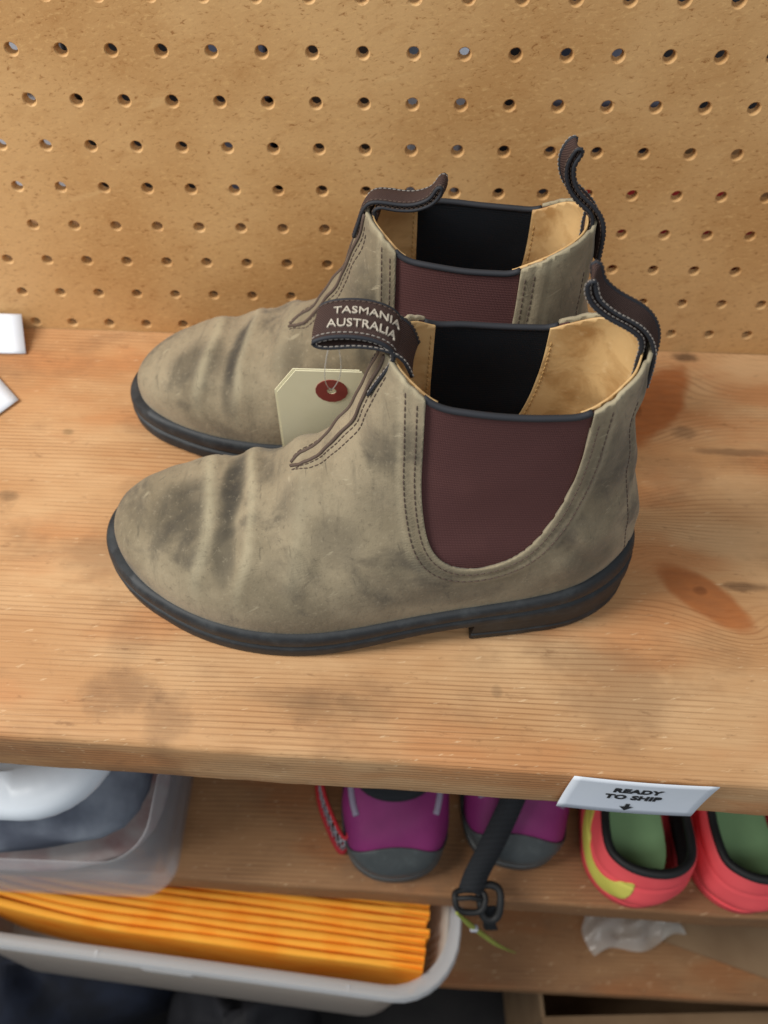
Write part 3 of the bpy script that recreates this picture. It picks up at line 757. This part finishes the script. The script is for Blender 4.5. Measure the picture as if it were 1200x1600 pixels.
# ------------------------------------------------------------------ READY TO SHIP card on the plank edge
def sign():
    root = empty('shelf_label', (.1185, yfront(.1185) - .0012, -.0205))
    rz = math.atan(SL); root.rotation_euler = (0, math.radians(1.6), rz)
    V = []; F = []; nx, nz = 16, 8; w, h = .0345, .0200
    for i in range(nx + 1):
        for k in range(nz + 1):
            x = -w + 2 * w * i / nx; z = -h + 2 * h * k / nz
            y = -.0022 * (1 - (k / nz)) ** 2 - .0008 * math.sin(math.pi * i / nx)
            V.append((x, y, z))
    for i in range(nx):
        for k in range(nz): a = i * (nz + 1) + k; F.append((a, a + nz + 1, a + nz + 2, a + 1))
    o = mesh('card', V, F, M_white, root); mod(o, 'SOLIDIFY', thickness=.0004, offset=-1)
    def put(body, size, cx, cz, bold=.00035):
        v, f = text_mesh(body, size, .00006, bold, 'CENTER', 1.05)
        yy = -.0022 * (1 - ((v[:, 1] + cz + h) / (2 * h))) ** 2 - .0008 * np.sin(np.pi * (v[:, 0] + cx + w) / (2 * w))
        Q = np.stack([v[:, 0] + cx, yy - .00025 - v[:, 2], v[:, 1] + cz], 1); mesh('lettering', Q, f, M_ink, root, False)
    put('READY', .0072, -.001, .0058); put('TO SHIP', .0072, -.001, -.0024)
    ar = [(-.0011, -.0080), (.0011, -.0080), (.0011, -.0115), (.0036, -.0115), (0, -.0160), (-.0036, -.0115), (-.0011, -.0115)]
    V = [(x - .001, -.0022 * (1 - (z + h) / (2 * h)) ** 2 - .0012, z) for x, z in ar] ; mesh('arrow', V, [(0, 1, 2, 6), (3, 4, 5), ], M_ink, root, False)
    tag(root, 'white card lettered READY TO SHIP fixed to the front edge of the shelf', 'sign')
sign()

# ------------------------------------------------------------------ shoes on the lower shelf
Z2 = -.300
M_coral = paper('coral_mesh_fabric', lin(246, 94, 98), lin(232, 78, 86), .6)
M_blackf = Mat('black_lining_fabric', lin(20, 21, 22), .6).m
M_green = paper('green_insole_foam', lin(150, 190, 138), lin(134, 176, 124), .8)
M_yel = Mat('yellow_print', lin(214, 206, 92), .5).m
M_purple = paper('purple_nylon', lin(140, 46, 110), lin(120, 38, 96), .55)
M_grey = rubber('grey_rubber', lin(66, 71, 72), lin(86, 92, 92), .5)
M_lgrey = paper('grey_trim', lin(150, 140, 160), lin(138, 130, 150))
M_bstrap = woven('black_strap', lin(38, 40, 43), lin(52, 54, 58), 3000, 3000, .8)
M_red = paper('red_cord', lin(190, 40, 48), lin(160, 34, 44))
M_lace = Mat('grey_cord', lin(170, 172, 180), .7).m
def shoe_outline(L_, hl, hm): return [a for a in hl], [a for a in hm]
def loop(v, r, b, lat, med, sag=0): return (v, r, b, [-a for a in [0] + lat + [0]], [0] + med + [0], sag)
def plain_sole(root, Lf, mat, push, z0, z1, name='sole'):
    n = 90; ph = np.linspace(0, 2 * np.pi, n, endpoint=False); P = Lf.raw(ph, np.zeros(n))[:, :2]
    tg = np.roll(P, -1, 0) - np.roll(P, 1, 0); nr = np.stack([tg[:, 1], -tg[:, 0]], 1); nr /= np.linalg.norm(nr, axis=1)[:, None]
    if np.mean(np.sum(nr * (P - P.mean(0)), 1)) < 0: nr = -nr
    V = []; F = []
    for o, z in ((-.004, z0), (0, z0 + .002), (push, z0 + .004), (push, z1 - .001), (push - .002, z1), (-.006, z1)):
        Q = P + nr * o; V += [(q[0], q[1] * Lf.mir, z) for q in Q]
    for r in range(5):
        for i in range(n): F.append((r * n + i, r * n + (i + 1) % n, (r + 1) * n + (i + 1) % n, (r + 1) * n + i))
    F += [list(range(n))[::-1], [5 * n + i for i in range(n)]]
    o = mesh(name, V, F, mat, root, True, math.radians(50)); mod(o, 'WELD'); return o
def coral(loc, rz, mir, label, logo):
    root = empty('running_shoe', loc, rz)
    K = [loop(0, (-.215, .012), (.0, .010), [.022, .034, .040, .040, .036, .036, .034, .020], [.020, .032, .036, .034, .030, .032, .033, .020]),
         loop(.22, (-.210, .026), (.004, .026), [.024, .037, .044, .043, .040, .041, .038, .022], [.022, .036, .040, .038, .035, .037, .037, .022]),
         loop(.55, (-.165, .050), (.0, .045), [.020, .034, .041, .040, .040, .041, .037, .021], [.020, .034, .040, .038, .037, .039, .036, .021], .002),
         loop(.80, (-.125, .066), (-.006, .060), [.013, .025, .032, .034, .035, .036, .032, .018], [.013, .025, .032, .034, .035, .036, .032, .018], .005),
         loop(1.0, (-.110, .074), (-.008, .068), [.011, .021, .028, .030, .031, .031, .028, .016], [.011, .021, .028, .030, .031, .031, .028, .016], .010)]
    disp = lambda P, ph, v: .0007 * np.sin(P[:, 0] * 160 + P[:, 2] * 120) * np.sin(P[:, 2] * 170 + P[:, 1] * 90) - .0012 * crease(v, .60, .02) * (P[:, 0] > -.06)
    Lf = Loft(K, disp, mir).orient()
    up = Lf.part('upper', [], M_coral, root, 0, 110, 40); mod(up, 'SOLIDIFY', thickness=.0025, offset=-1)
    li = Lf.part('lining', [], M_blackf, root, -.0028, 90, 30, .1, .995)
    # collar binding
    ph = np.linspace(0, 2 * np.pi, 90, endpoint=False); Q = Lf.ev(ph, np.full(90, .99), -.0012)[0]; v, f = tube(Q, .0034, 8, True); mesh('collar_binding', v, f, M_blackf, up)
    P = Lf.raw(ph, np.full(90, .14)); V = [(p[0] * .93 - .010, p[1] * .56 * mir, .034) for p in P] + [(-.1, 0, .034)]
    mesh('insole', V, [(90, i, (i + 1) % 90) for i in range(90)] if mir < 0 else [(90, (i + 1) % 90, i) for i in range(90)], M_green, root)
    plain_sole(root, Lf, M_coral, .002, 0, .013)
    if logo:
        SW = curve([(.120, .064), (.085, .046), (.060, .032), (.044, .025), (.028, .024), (.014, .034), (.012, .052), (.022, .048), (.036, .043), (.056, .047), (.085, .058)], 80, True)
        def around(P):                    # distance walked round the heel, height
            t = np.arctan2(-P[:, 1], P[:, 0] + .040) * .040
            return np.stack([np.where(P[:, 0] > -.040, t, .0628 - .040 - P[:, 0]), P[:, 2]], 1)
        sw = Lf.part('swoosh', [lambda P: -sdist(around(P), SW), lambda P: -P[:, 1]], M_yel, up, .0007, 260, 110, 0.0, .9)
        mod(sw, 'SOLIDIFY', thickness=.0006, offset=-1)
    tag(root, label, 'shoe', 'coral running shoes'); return root
# heels face the front of the shelf: local +x points toward -y
coral((.1920, -.2960, Z2), math.radians(-90 - 3), 1, 'coral running shoe with a yellow curved mark and green insole, beside the purple shoes', True)
coral((.2780, -.2970, Z2), math.radians(-90 + 3), -1, 'coral running shoe without a mark showing, standing beside its marked mate', False)

def purple(loc, rz, mir, label):
    root = empty('trail_shoe', loc, rz)
    K = [loop(0, (.0, .012), (.185, .012), [.024, .036, .041, .040, .034, .032, .030, .018], [.022, .034, .038, .036, .030, .029, .029, .018]),
         loop(.14, (-.002, .024), (.187, .026), [.025, .038, .043, .041, .036, .034, .032, .019], [.024, .036, .040, .037, .033, .031, .031, .019]),
         loop(.42, (.018, .048), (.184, .045), [.023, .036, .041, .039, .036, .034, .031, .018], [.022, .034, .038, .036, .033, .032, .030, .018]),
         loop(.70, (.056, .062), (.180, .062), [.016, .027, .032, .033, .033, .032, .029, .016], [.016, .027, .032, .033, .033, .032, .029, .016]),
         loop(1.0, (.088, .072), (.178, .078), [.010, .019, .025, .027, .028, .028, .025, .014], [.010, .019, .025, .027, .028, .028, .025, .014], .008)]
    disp = lambda P, ph, v: .0008 * np.sin(P[:, 0] * 150) * np.sin(P[:, 2] * 120 + P[:, 1] * 100)
    Lf = Loft(K, disp, mir).orient()
    up = Lf.part('upper', [], M_purple, root, 0, 110, 44); mod(up, 'SOLIDIFY', thickness=.002, offset=-1)
    cap = lambda P: (.045 - .016 * (P[:, 1] / .04) ** 2) - (P[:, 2] + np.clip(P[:, 0] - .012, 0, 1) * .55)
    tc = Lf.part('toe_cap', [cap, lambda P: .10 - P[:, 0]], M_grey, root, .0016, 160, 70, 0, .8); mod(tc, 'SOLIDIFY', thickness=.0018, offset=-1)
    plain_sole(root, Lf, M_grey, .0035, 0, .014)
    for vv, ph0, ph1, r in ((.55, .55, 1.5, .0026), (.55, 2 * np.pi - 1.5, 2 * np.pi - .55, .0026)):
        ph = np.linspace(ph0, ph1, 30); vz = np.linspace(.46, .72, 30) if ph0 < 3 else np.linspace(.72, .46, 30)
        Q = Lf.ev(ph, vz, .0004)[0]; v, f = tube(Q, r, 8); o = mesh('side_stripe', v, f, M_lgrey, up)
    # strap over the instep
    ph = np.linspace(-1.15, 1.15, 40); A = Lf.ev(ph, np.full(40, .60), .0018)[0]; B = Lf.ev(ph, np.full(40, .78), .0018)[0]
    V = list(A) + list(B); F = [(i, i + 1, 41 + i, 40 + i) for i in range(39)]
    o = mesh('strap', V, F, M_bstrap, root); mod(o, 'SOLIDIFY', thickness=.0018, offset=0)
    ph = np.linspace(0, 2 * np.pi, 80, endpoint=False); Q = Lf.ev(ph, np.full(80, .99), -.001)[0]; v, f = tube(Q, .003, 8, True); mesh('collar_binding', v, f, M_blackf, up)
    P = Lf.raw(ph, np.full(80, .2)); V = [(p[0], p[1] * .9 * mir, .024) for p in P] + [(.09, 0, .024)]
    mesh('insole', V, [(80, i, (i + 1) % 80) for i in range(80)] if mir > 0 else [(80, (i + 1) % 80, i) for i in range(80)], M_blackf, root)
    tag(root, label, 'shoe', 'purple trail shoes'); return root
purple((.0085, -.2830, Z2), math.radians(90 + 3), 1, 'purple shoe with grey rubber toe cap beside the red-edged mesh pouch')
purple((.1010, -.2700, Z2), math.radians(90 - 5), -1, 'purple shoe with grey toe cap and a loose black strap hanging over it')

def hanging_strap():
    root = empty('buckled_strap', (.09, -.235, -.235))
    def rib(path, w, wd, name, mat, th=.0016):
        P = curve(path, 40); d = np.gradient(P, axis=0); d /= np.linalg.norm(d, axis=1)[:, None]; wd = np.array(wd, float)
        wv = wd - d * (d @ wd)[:, None]; wv /= np.linalg.norm(wv, axis=1)[:, None]
        V = list(P - wv * w / 2) + list(P + wv * w / 2); n = len(P); F = [(i, i + 1, n + i + 1, n + i) for i in range(n - 1)]
        V = [np.array(v) - np.array(root.location) for v in V]
        o = mesh(name, V, F, mat, root); mod(o, 'SOLIDIFY', thickness=th, offset=0); return o
    rib([(.104, -.205, -.228), (.098, -.228, -.229), (.088, -.250, -.240), (.076, -.272, -.252), (.068, -.286, -.262), (.064, -.296, -.268)], .018, (1, .25, .1), 'strap', M_bstrap)
    # buckle: a frame with a centre bar and two prongs
    c = np.array([.064, -.301, -.270]) - np.array(root.location)
    fr = curve([(-.012, .006, 0), (.012, .006, 0), (.014, 0, 0), (.011, -.008, -.004), (0, -.010, -.006), (-.011, -.008, -.004), (-.014, 0, 0)], 40, True)
    v, f = tube(fr * .8 + c, .0024, 8, True); mesh('buckle_frame', v, f, M_blackf, root)
    v, f = tube(np.array([(-.012, 0, 0), (0, .001, .001), (.012, 0, 0)]) + c, .002, 8); mesh('buckle_bar', v, f, M_blackf, root)
    c2 = np.array([.079, -.300, -.274]) - np.array(root.location)
    fr = curve([(-.008, .010, .004), (.007, .010, .004), (.010, -.002, 0), (.006, -.014, -.008), (-.004, -.014, -.008), (-.009, -.002, 0)], 36, True)
    v, f = tube(fr * .8 + c2, .0030, 8, True); mesh('buckle_clip', v, f, M_blackf, root)
    rib([(.079, -.304, -.278), (.081, -.309, -.292), (.083, -.311, -.310), (.087, -.311, -.330)], .010, (1, 0, 0), 'strap_end', M_bstrap)
    tag(root, 'loose black strap with plastic buckle hanging over the front of the lower shelf', 'strap')
hanging_strap()
def twig():
    P = curve([(.052, -.3135, -.252), (.066, -.3145, -.292), (.082, -.3150, -.335), (.100, -.3155, -.380), (.120, -.3150, -.420)], 40)
    r = np.interp(np.arange(40), [0, 8, 26, 39], [.0010, .0021, .0018, .0003])
    root = empty('cable_tie', tuple(P[0])); v, f = tube(P - P[0], r, 6); M = paper('lime_plastic', lin(168, 178, 84), lin(150, 160, 70), .4)
    mesh('tail', v, f, M, root)
    b = box(-.003, .003, -.003, .002, -.003, .003); o = mesh('locking_head', [(a[0] + P[12][0] - P[0][0], a[1] + P[12][1] - P[0][1], a[2] + P[12][2] - P[0][2]) for a in b[0]], b[1], M_lace, root, False); mod(o, 'BEVEL', width=.0012, segments=2)
    tag(root, 'thin lime green cable tie tail hanging beside the black buckle', 'cable tie')
twig()
def net_pouch():
    root = empty('mesh_pouch', (-.045, -.23, Z2))
    rim = curve([(.012, -.035, .004), (.001, -.020, .004), (-.008, .000, .006), (-.012, .020, .008), (-.010, .06, .01), (.008, .075, .01), (.012, .04, .01)], 50, True)
    v, f = tube(rim, .0028, 8, True); mesh('red_edging', v, f, M_red, root)
    rim2 = rim + np.array([.003, .003, .028]); v, f = tube(rim2, .0016, 6, True); mesh('top_cord', v, f, M_red, root)
    lines = []
    for i in range(0, 50, 2):
        v, f = tube([rim[i], rim[(i + 2) % 50] * .5 + rim2[(i + 2) % 50] * .5, rim2[(i + 3) % 50]], .0006, 5); lines.append((v, f))
        v, f = tube([rim[i], rim[i - 2] * .5 + rim2[i - 2] * .5, rim2[i - 3]], .0006, 5); lines.append((v, f))
    v, f = join(*lines); o = mesh('netting', v, f, M_lace, root); o['kind'] = 'stuff'
    tag(root, 'small netted pouch with red edging lying beside a purple shoe', 'pouch')
net_pouch()

# ------------------------------------------------------------------ clear bins
def plastic(name, col, alpha, rough):
    M = Mat(name, col, rough, .5); n = M.noise(None, 12, 3); a = n * .12 + (alpha - .06); M.nt.links.new(a.v, M.b.inputs['Alpha']); return M.m
M_clear = plastic('cloudy_clear_plastic', lin(190, 194, 200), .26, .25)
M_clear2 = plastic('cloudy_bin_plastic', lin(206, 196, 184), .62, .3)
M_rim = plastic('cloudy_rim_plastic', lin(214, 216, 218), .48, .25)
M_lid = Mat('white_plastic', lin(226, 234, 242), .35).m
def rrect(x0, x1, y0, y1, r, n=8):
    P = []
    for cx, cy, a0 in ((x1 - r, y1 - r, 0), (x0 + r, y1 - r, 90), (x0 + r, y0 + r, 180), (x1 - r, y0 + r, 270)):
        for k in range(n + 1): a = math.radians(a0 + 90 * k / n); P.append((cx + r * math.cos(a), cy + r * math.sin(a)))
    Q = []
    for a, b in zip(P, P[1:] + P[:1]):
        d = math.dist(a, b); m = max(1, int(d / .03))
        for k in range(m): Q.append((a[0] + (b[0] - a[0]) * k / m, a[1] + (b[1] - a[1]) * k / m))
    return Q
def shell(levels):                        # stack of rounded rectangles: (x0,x1,y0,y1,r,z)
    V = []; F = []; n = None
    base = rrect(*levels[0][:5]); n = len(base); x0, x1, y0, y1 = levels[0][:4]
    for (a0, a1, b0, b1, r, z) in levels:
        # keep the point count equal by mapping the first outline
        for (x, y) in base:
            V.append((a0 + (x - x0) / (x1 - x0) * (a1 - a0), b0 + (y - y0) / (y1 - y0) * (b1 - b0), z))
    for k in range(len(levels) - 1):
        for i in range(n): F.append((k * n + i, k * n + (i + 1) % n, (k + 1) * n + (i + 1) % n, (k + 1) * n + i))
    return V, F, n
def upper_bin():
    ox, oy, oz = -.30, -.20, Z2; root = empty('storage_box', (ox, oy, oz))
    lv = [(-.12, .132, -.095, .14, .024, .0), (-.128, .140, -.104, .148, .045, .006), (-.133, .145, -.108, .153, .05, .07), (-.138, .150, -.112, .158, .05, .150)]
    V, F, n = shell(lv); F.append(list(range(n))[::-1]); b = mesh('body', V, F, M_clear, root, True, math.radians(50)); mod(b, 'SOLIDIFY', thickness=.0018, offset=-1)
    V, F, n = shell([(-.125, .112, -.080, .148, .05, .140), (-.131, .118, -.086, .154, .05, .1412), (-.133, .120, -.088, .156, .05, .150), (-.129, .116, -.084, .152, .05, .160), (-.105, .094, -.062, .13, .05, .163), (-.100, .090, -.058, .125, .05, .157)])
    F += [list(range(n))[::-1], [5 * n + i for i in range(n)]]; mesh('lid', V, F, M_lid, root, True, math.radians(60))
    tag(root, 'cloudy clear plastic storage box with a rounded white lid', 'storage box')
    # folded clothes inside
    for k, (z0, z1, col, col2, nm, lab) in enumerate(((.0075, .045, lin(150, 88, 84), lin(196, 190, 186), 'folded_cloth', 'faded red and white folded cloth lying in the clear box'), (.047, .125, lin(92, 98, 112), lin(150, 158, 170), 'folded_cloth', 'blue-grey crumpled cloth lying on the red one in the clear box'))):
        V = []; F = []; nu, nv_ = 60, 12; rng = random.Random(k)
        for j in range(nv_ + 1):
            t = j / nv_; sq = math.sin(math.pi * min(max(t, .02), .98)) ** .25
            for i in range(nu):
                a = 2 * math.pi * i / nu; c_, s_ = math.cos(a), math.sin(a); r = 1 / (abs(c_) ** 5 + abs(s_) ** 5) ** .2
                wob = 1 + .02 * math.sin(7 * a + 9 * t + k) - .03 * abs(math.sin(3 * a + 4 * t))
                V.append((-.001 + .127 * r * c_ * sq * wob, .022 + .116 * r * s_ * sq * wob, z0 + (z1 - z0) * t + .003 * math.sin(5 * a + k) * math.sin(math.pi * t)))
        for j in range(nv_):
            for i in range(nu): F.append((j * nu + i, j * nu + (i + 1) % nu, (j + 1) * nu + (i + 1) % nu, (j + 1) * nu + i))
        F += [list(range(nu))[::-1], [nv_ * nu + i for i in range(nu)]]
        o = mesh(nm, V, F, paper('cloth', col, col2, .9)); o.location = (ox, oy, oz); tag(o, lab, 'cloth')
upper_bin()
BX, BY, BZ = -.175, -.222, -.555
def lower_bin():
    root = empty('storage_bin', (BX, BY, BZ)); root.rotation_euler = (0, 0, math.radians(-4.8))
    lv = [(-.185, .200, -.118, .14, .04, .0), (-.195, .210, -.122, .148, .045, .008), (-.215, .236, -.114, .166, .05, .172), (-.218, .239, -.1125, .170, .05, .175)]
    V, F, n = shell(lv); F.append(list(range(n))[::-1]); b = mesh('body', V, F, M_clear2, root, True, math.radians(50)); mod(b, 'SOLIDIFY', thickness=.0018, offset=-1)
    lv = [(-.218, .239, -.110, .170, .05, .1755), (-.226, .247, -.118, .178, .05, .1770), (-.2265, .2478, -.1190, .1788, .05, .1755), (-.227, .2485, -.1196, .1794, .05, .169), (-.2258, .2470, -.1185, .178, .05, .1683)]
    V, F, n = shell(lv); r = mesh('rim', V, F, M_rim, root, True, math.radians(40)); mod(r, 'SOLIDIFY', thickness=.0016, offset=-1)
    v, f = box(-.022, .022, -.1185, -.1150, .118, .130); mesh('moulded_label', v, f, M_rim, root, False)
    for x in (.16, -.05):
        v, f = box(x - .0012, x + .0012, -.1190, -.1130, .1690, .1782); mesh('rim_rib', v, f, M_rim, root, False)
    tag(root, 'cloudy clear plastic bin packed with upright orange envelopes', 'storage bin')
lower_bin()
def envelopes():
    M = Mat('orange_kraft_paper', rough=.7, spec=.2); n = M.noise(None, 24, 4)
    M.set(M.mix(lin(255, 176, 62), lin(250, 156, 44), n.step(.4, .7)), None, M.noise(None, 120, 3), .1, .0005)
    for k in range(11):
        rng = random.Random(40 + k); y0 = -.0955 + k * .0068; top = .186 - k * .0009 + rng.uniform(-.0015, .0015); t0 = .0030; ln = .402 + rng.uniform(-.006, .004)
        xl = .222 - ln; V = []; F = []
        xs = np.concatenate([np.linspace(xl, .172, 26), np.linspace(.178, .222 + rng.uniform(-.003, .001), 8)]); bow = rng.uniform(.9, 1.1)
        prof = []
        for t in np.linspace(0, math.pi, 7): prof.append((math.cos(t), math.sin(t)))
        for x in xs:
            s_ = (x - .17) / .05; split = max(0, min(1, s_)); th = t0 * (1 - .25 * min(1, max(0, (s_ + .3)))) * (1 + .12 * math.sin(x * 31 + k * 2.1))
            yb = y0 + .020 * bow * max(0, (-.02 - x) / .2) ** 2 + .0003 * math.sin(x * 40 + k)
            for (c_, s2) in [(1, -60)] + prof + [(-1, -60)]:
                dip = -.0038 * split * (1 - abs(c_)) if s2 > 0 else 0
                V.append((x, yb + c_ * th * (1 + .25 * split * (1 if s2 > 0 else 0)), (top - .002 + s2 * .0024 + dip * 1.3 - .003 * split * (rng.random() * .2)) if s2 > -1 else .012))
        m = 9
        for i in range(len(xs) - 1):
            for j in range(m): F.append((i * m + j, (i + 1) * m + j, (i + 1) * m + (j + 1) % m, i * m + (j + 1) % m))
        F += [list(range(m)), [(len(xs) - 1) * m + j for j in range(m)][::-1]]
        o = mesh('padded_envelope', V, F, M.m, None, True, math.radians(55)); o.location = (BX, BY, BZ); o.rotation_euler = (0, 0, math.radians(-4.8))
        tag(o, 'orange padded envelope pressed against the front wall of the clear bin' if k == 0 else 'orange padded envelope standing in the row behind the front one in the clear bin', 'envelope', 'orange envelopes in the bin')
envelopes()

# ------------------------------------------------------------------ things under the lowest plank
M_card = paper('brown_cardboard', lin(150, 122, 92), lin(136, 108, 80), .8)
M_floor = paper('dark_floor', lin(40, 38, 38), lin(30, 29, 30), .8)
V, F = box(-1.2, 1.4, -1.0, .35, -.96, -.95); fl = mesh('floor', V, F, M_floor, None, False); fl['kind'] = 'structure'
V, F = box(-1.2, 1.4, .30, .31, -.9499, .6); 
bw = mesh('back_wall', V, F, Mat('dark_wall', lin(46, 46, 52), .9).m, None, False); bw['kind'] = 'structure'  # dark colour stands in for the unlit void behind the pegboard
def carton():
    root = empty('cardboard_carton', (.40, -.215, -.9499)); w, d, h, t = .22, .12, .27, .004
    for x0, x1, y0, y1 in ((-w, w, -d, -d + t), (-w, w, d - t, d), (-w, -w + t, -d + t, d - t), (w - t, w, -d + t, d - t)):
        V, F = box(x0, x1, y0, y1, 0, h); mesh('side_panel', V, F, M_card, root, False)
    V, F = box(-w + t, w - t, -d + t, d - t, 0, t); mesh('bottom_panel', V, F, M_card, root, False)
    for s_ in (-1, 1):
        V = [(-w, 0, 0), (w, 0, 0), (w, s_ * .08, .03), (-w, s_ * .08, .03)]; V = [(x, y + s_ * (d - t), z + h) for x, y, z in V]
        o = mesh('flap', V, [(0, 1, 2, 3)], M_card, root, False); mod(o, 'SOLIDIFY', thickness=.003, offset=1)
    root.rotation_euler = (0, 0, math.radians(3)); tag(root, 'open brown cardboard carton on the dark floor below the planks', 'carton')
carton()
def floor_bag(loc, r, col, label, seed):
    rng = np.random.RandomState(seed); V = []; F = []; nu, nv_ = 40, 20
    for j in range(nv_ + 1):
        t = j / nv_
        for i in range(nu):
            a = 2 * math.pi * i / nu; rr = math.sin(math.pi * min(max(t * .9 + .1, .0), .985)) ** .6 * (1 + .10 * math.sin(3 * a + seed) + .07 * math.sin(7 * a + 5 * t + seed) + .05 * math.sin(11 * t + 2 * a))
            V.append((r[0] * rr * math.cos(a), r[1] * rr * math.sin(a), r[2] * t * (1 + .08 * math.sin(4 * a + seed))))
    for j in range(nv_):
        for i in range(nu): F.append((j * nu + i, j * nu + (i + 1) % nu, (j + 1) * nu + (i + 1) % nu, (j + 1) * nu + i))
    F += [list(range(nu))[::-1], [nv_ * nu + i for i in range(nu)]]
    o = mesh('cloth_bag', V, F, paper('bag_cloth', col[0], col[1], .7)); o.location = loc; tag(o, label, 'bag')
floor_bag((-.42, -.30, -.9499), (.16, .12, .30), (lin(24, 26, 34), lin(36, 42, 58)), 'dark blue crumpled bag on the floor left of the bin', 1)
floor_bag((-.16, -.36, -.9499), (.10, .10, .24), (lin(40, 40, 44), lin(26, 26, 30)), 'charcoal crumpled bag on the floor underneath the bin', 5)
def clear_bag():
    V = []; F = []; n = 26; m = 14
    for i in range(n + 1):
        for j in range(m + 1):
            u, v = i / n, j / m
            V.append((.215 + .10 * u + .006 * math.sin(7 * v), -.225 - .074 * v * (1 - .30 * u) + .005 * math.sin(9 * u), -.5546 + .006 + .016 * abs(math.sin(9 * u + 4 * v)) * (1 - .4 * v) * min(1, 5 * (1 - v) + .3) + .006 * math.sin(14 * v + 5 * u) ** 2))
    for i in range(n):
        for j in range(m): k = i * (m + 1) + j; F.append((k, k + 1, k + m + 2, k + m + 1))
    o = mesh('plastic_bag', V, [f[::-1] for f in F], plastic('crinkled_film', lin(206, 202, 194), .5, .2)); tag(o, 'crumpled clear plastic bag lying beside the cardboard sheet', 'bag')
clear_bag()
V = [(.296, -.281, 0), (.43, -.322, 0), (.62, -.325, 0), (.62, -.06, 0), (.290, -.06, 0)]; V = [(x, y, -.5546) for x, y, z in V]
o = mesh('cardboard_sheet', V, [(0, 1, 2, 3, 4)], M_card, None, False); mod(o, 'SOLIDIFY', thickness=.004, offset=1.0); tag(o, 'flat brown cardboard sheet on the lowest plank', 'cardboard')

# ------------------------------------------------------------------ things seen through the peg holes
def carton_behind(x0, x1, y0, y1, z0, z1, mat, label):
    root = empty('shoe_box', ((x0 + x1) / 2, (y0 + y1) / 2, z0)); w, d, h = (x1 - x0) / 2, (y1 - y0) / 2, z1 - z0
    V, F = box(-w, w, -d, d, 0, h * .7); o = mesh('tray', V, F, mat, root, False); mod(o, 'BEVEL', width=.002, segments=2)
    V, F = box(-w - .003, w + .003, -d - .003, d + .003, h * .7 + .0005, h); o = mesh('lid', V, F, mat, root, False); mod(o, 'BEVEL', width=.002, segments=2)
    tag(root, label, 'box')
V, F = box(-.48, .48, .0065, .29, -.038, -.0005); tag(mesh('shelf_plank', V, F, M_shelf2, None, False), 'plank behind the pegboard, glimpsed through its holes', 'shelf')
carton_behind(.112, .225, .030, .10, 0, .066, paper('red_card', lin(226, 66, 62), lin(206, 52, 54)), 'red box behind the pegboard, seen through the holes right of the boots')
rb = random.Random(11); xx = -.42
shades = [(lin(52, 54, 60), 'dark grey'), (lin(214, 222, 236), 'white'), (lin(44, 44, 48), 'charcoal'), (lin(120, 130, 158), 'slate blue'), (lin(70, 60, 54), 'dark brown'), (lin(200, 208, 224), 'pale grey'), (lin(38, 40, 46), 'black'), (lin(96, 100, 116), 'blue-grey')]
for k in range(8):
    w = rb.uniform(.04, .12); cc, nm = shades[k]
    carton_behind(xx, xx + w - .008, .135, .22, 0, rb.uniform(.10, .17), Mat('card_' + nm, cc, .7).m, nm + ' box in the row behind the pegboard, glimpsed through its holes'); xx += w
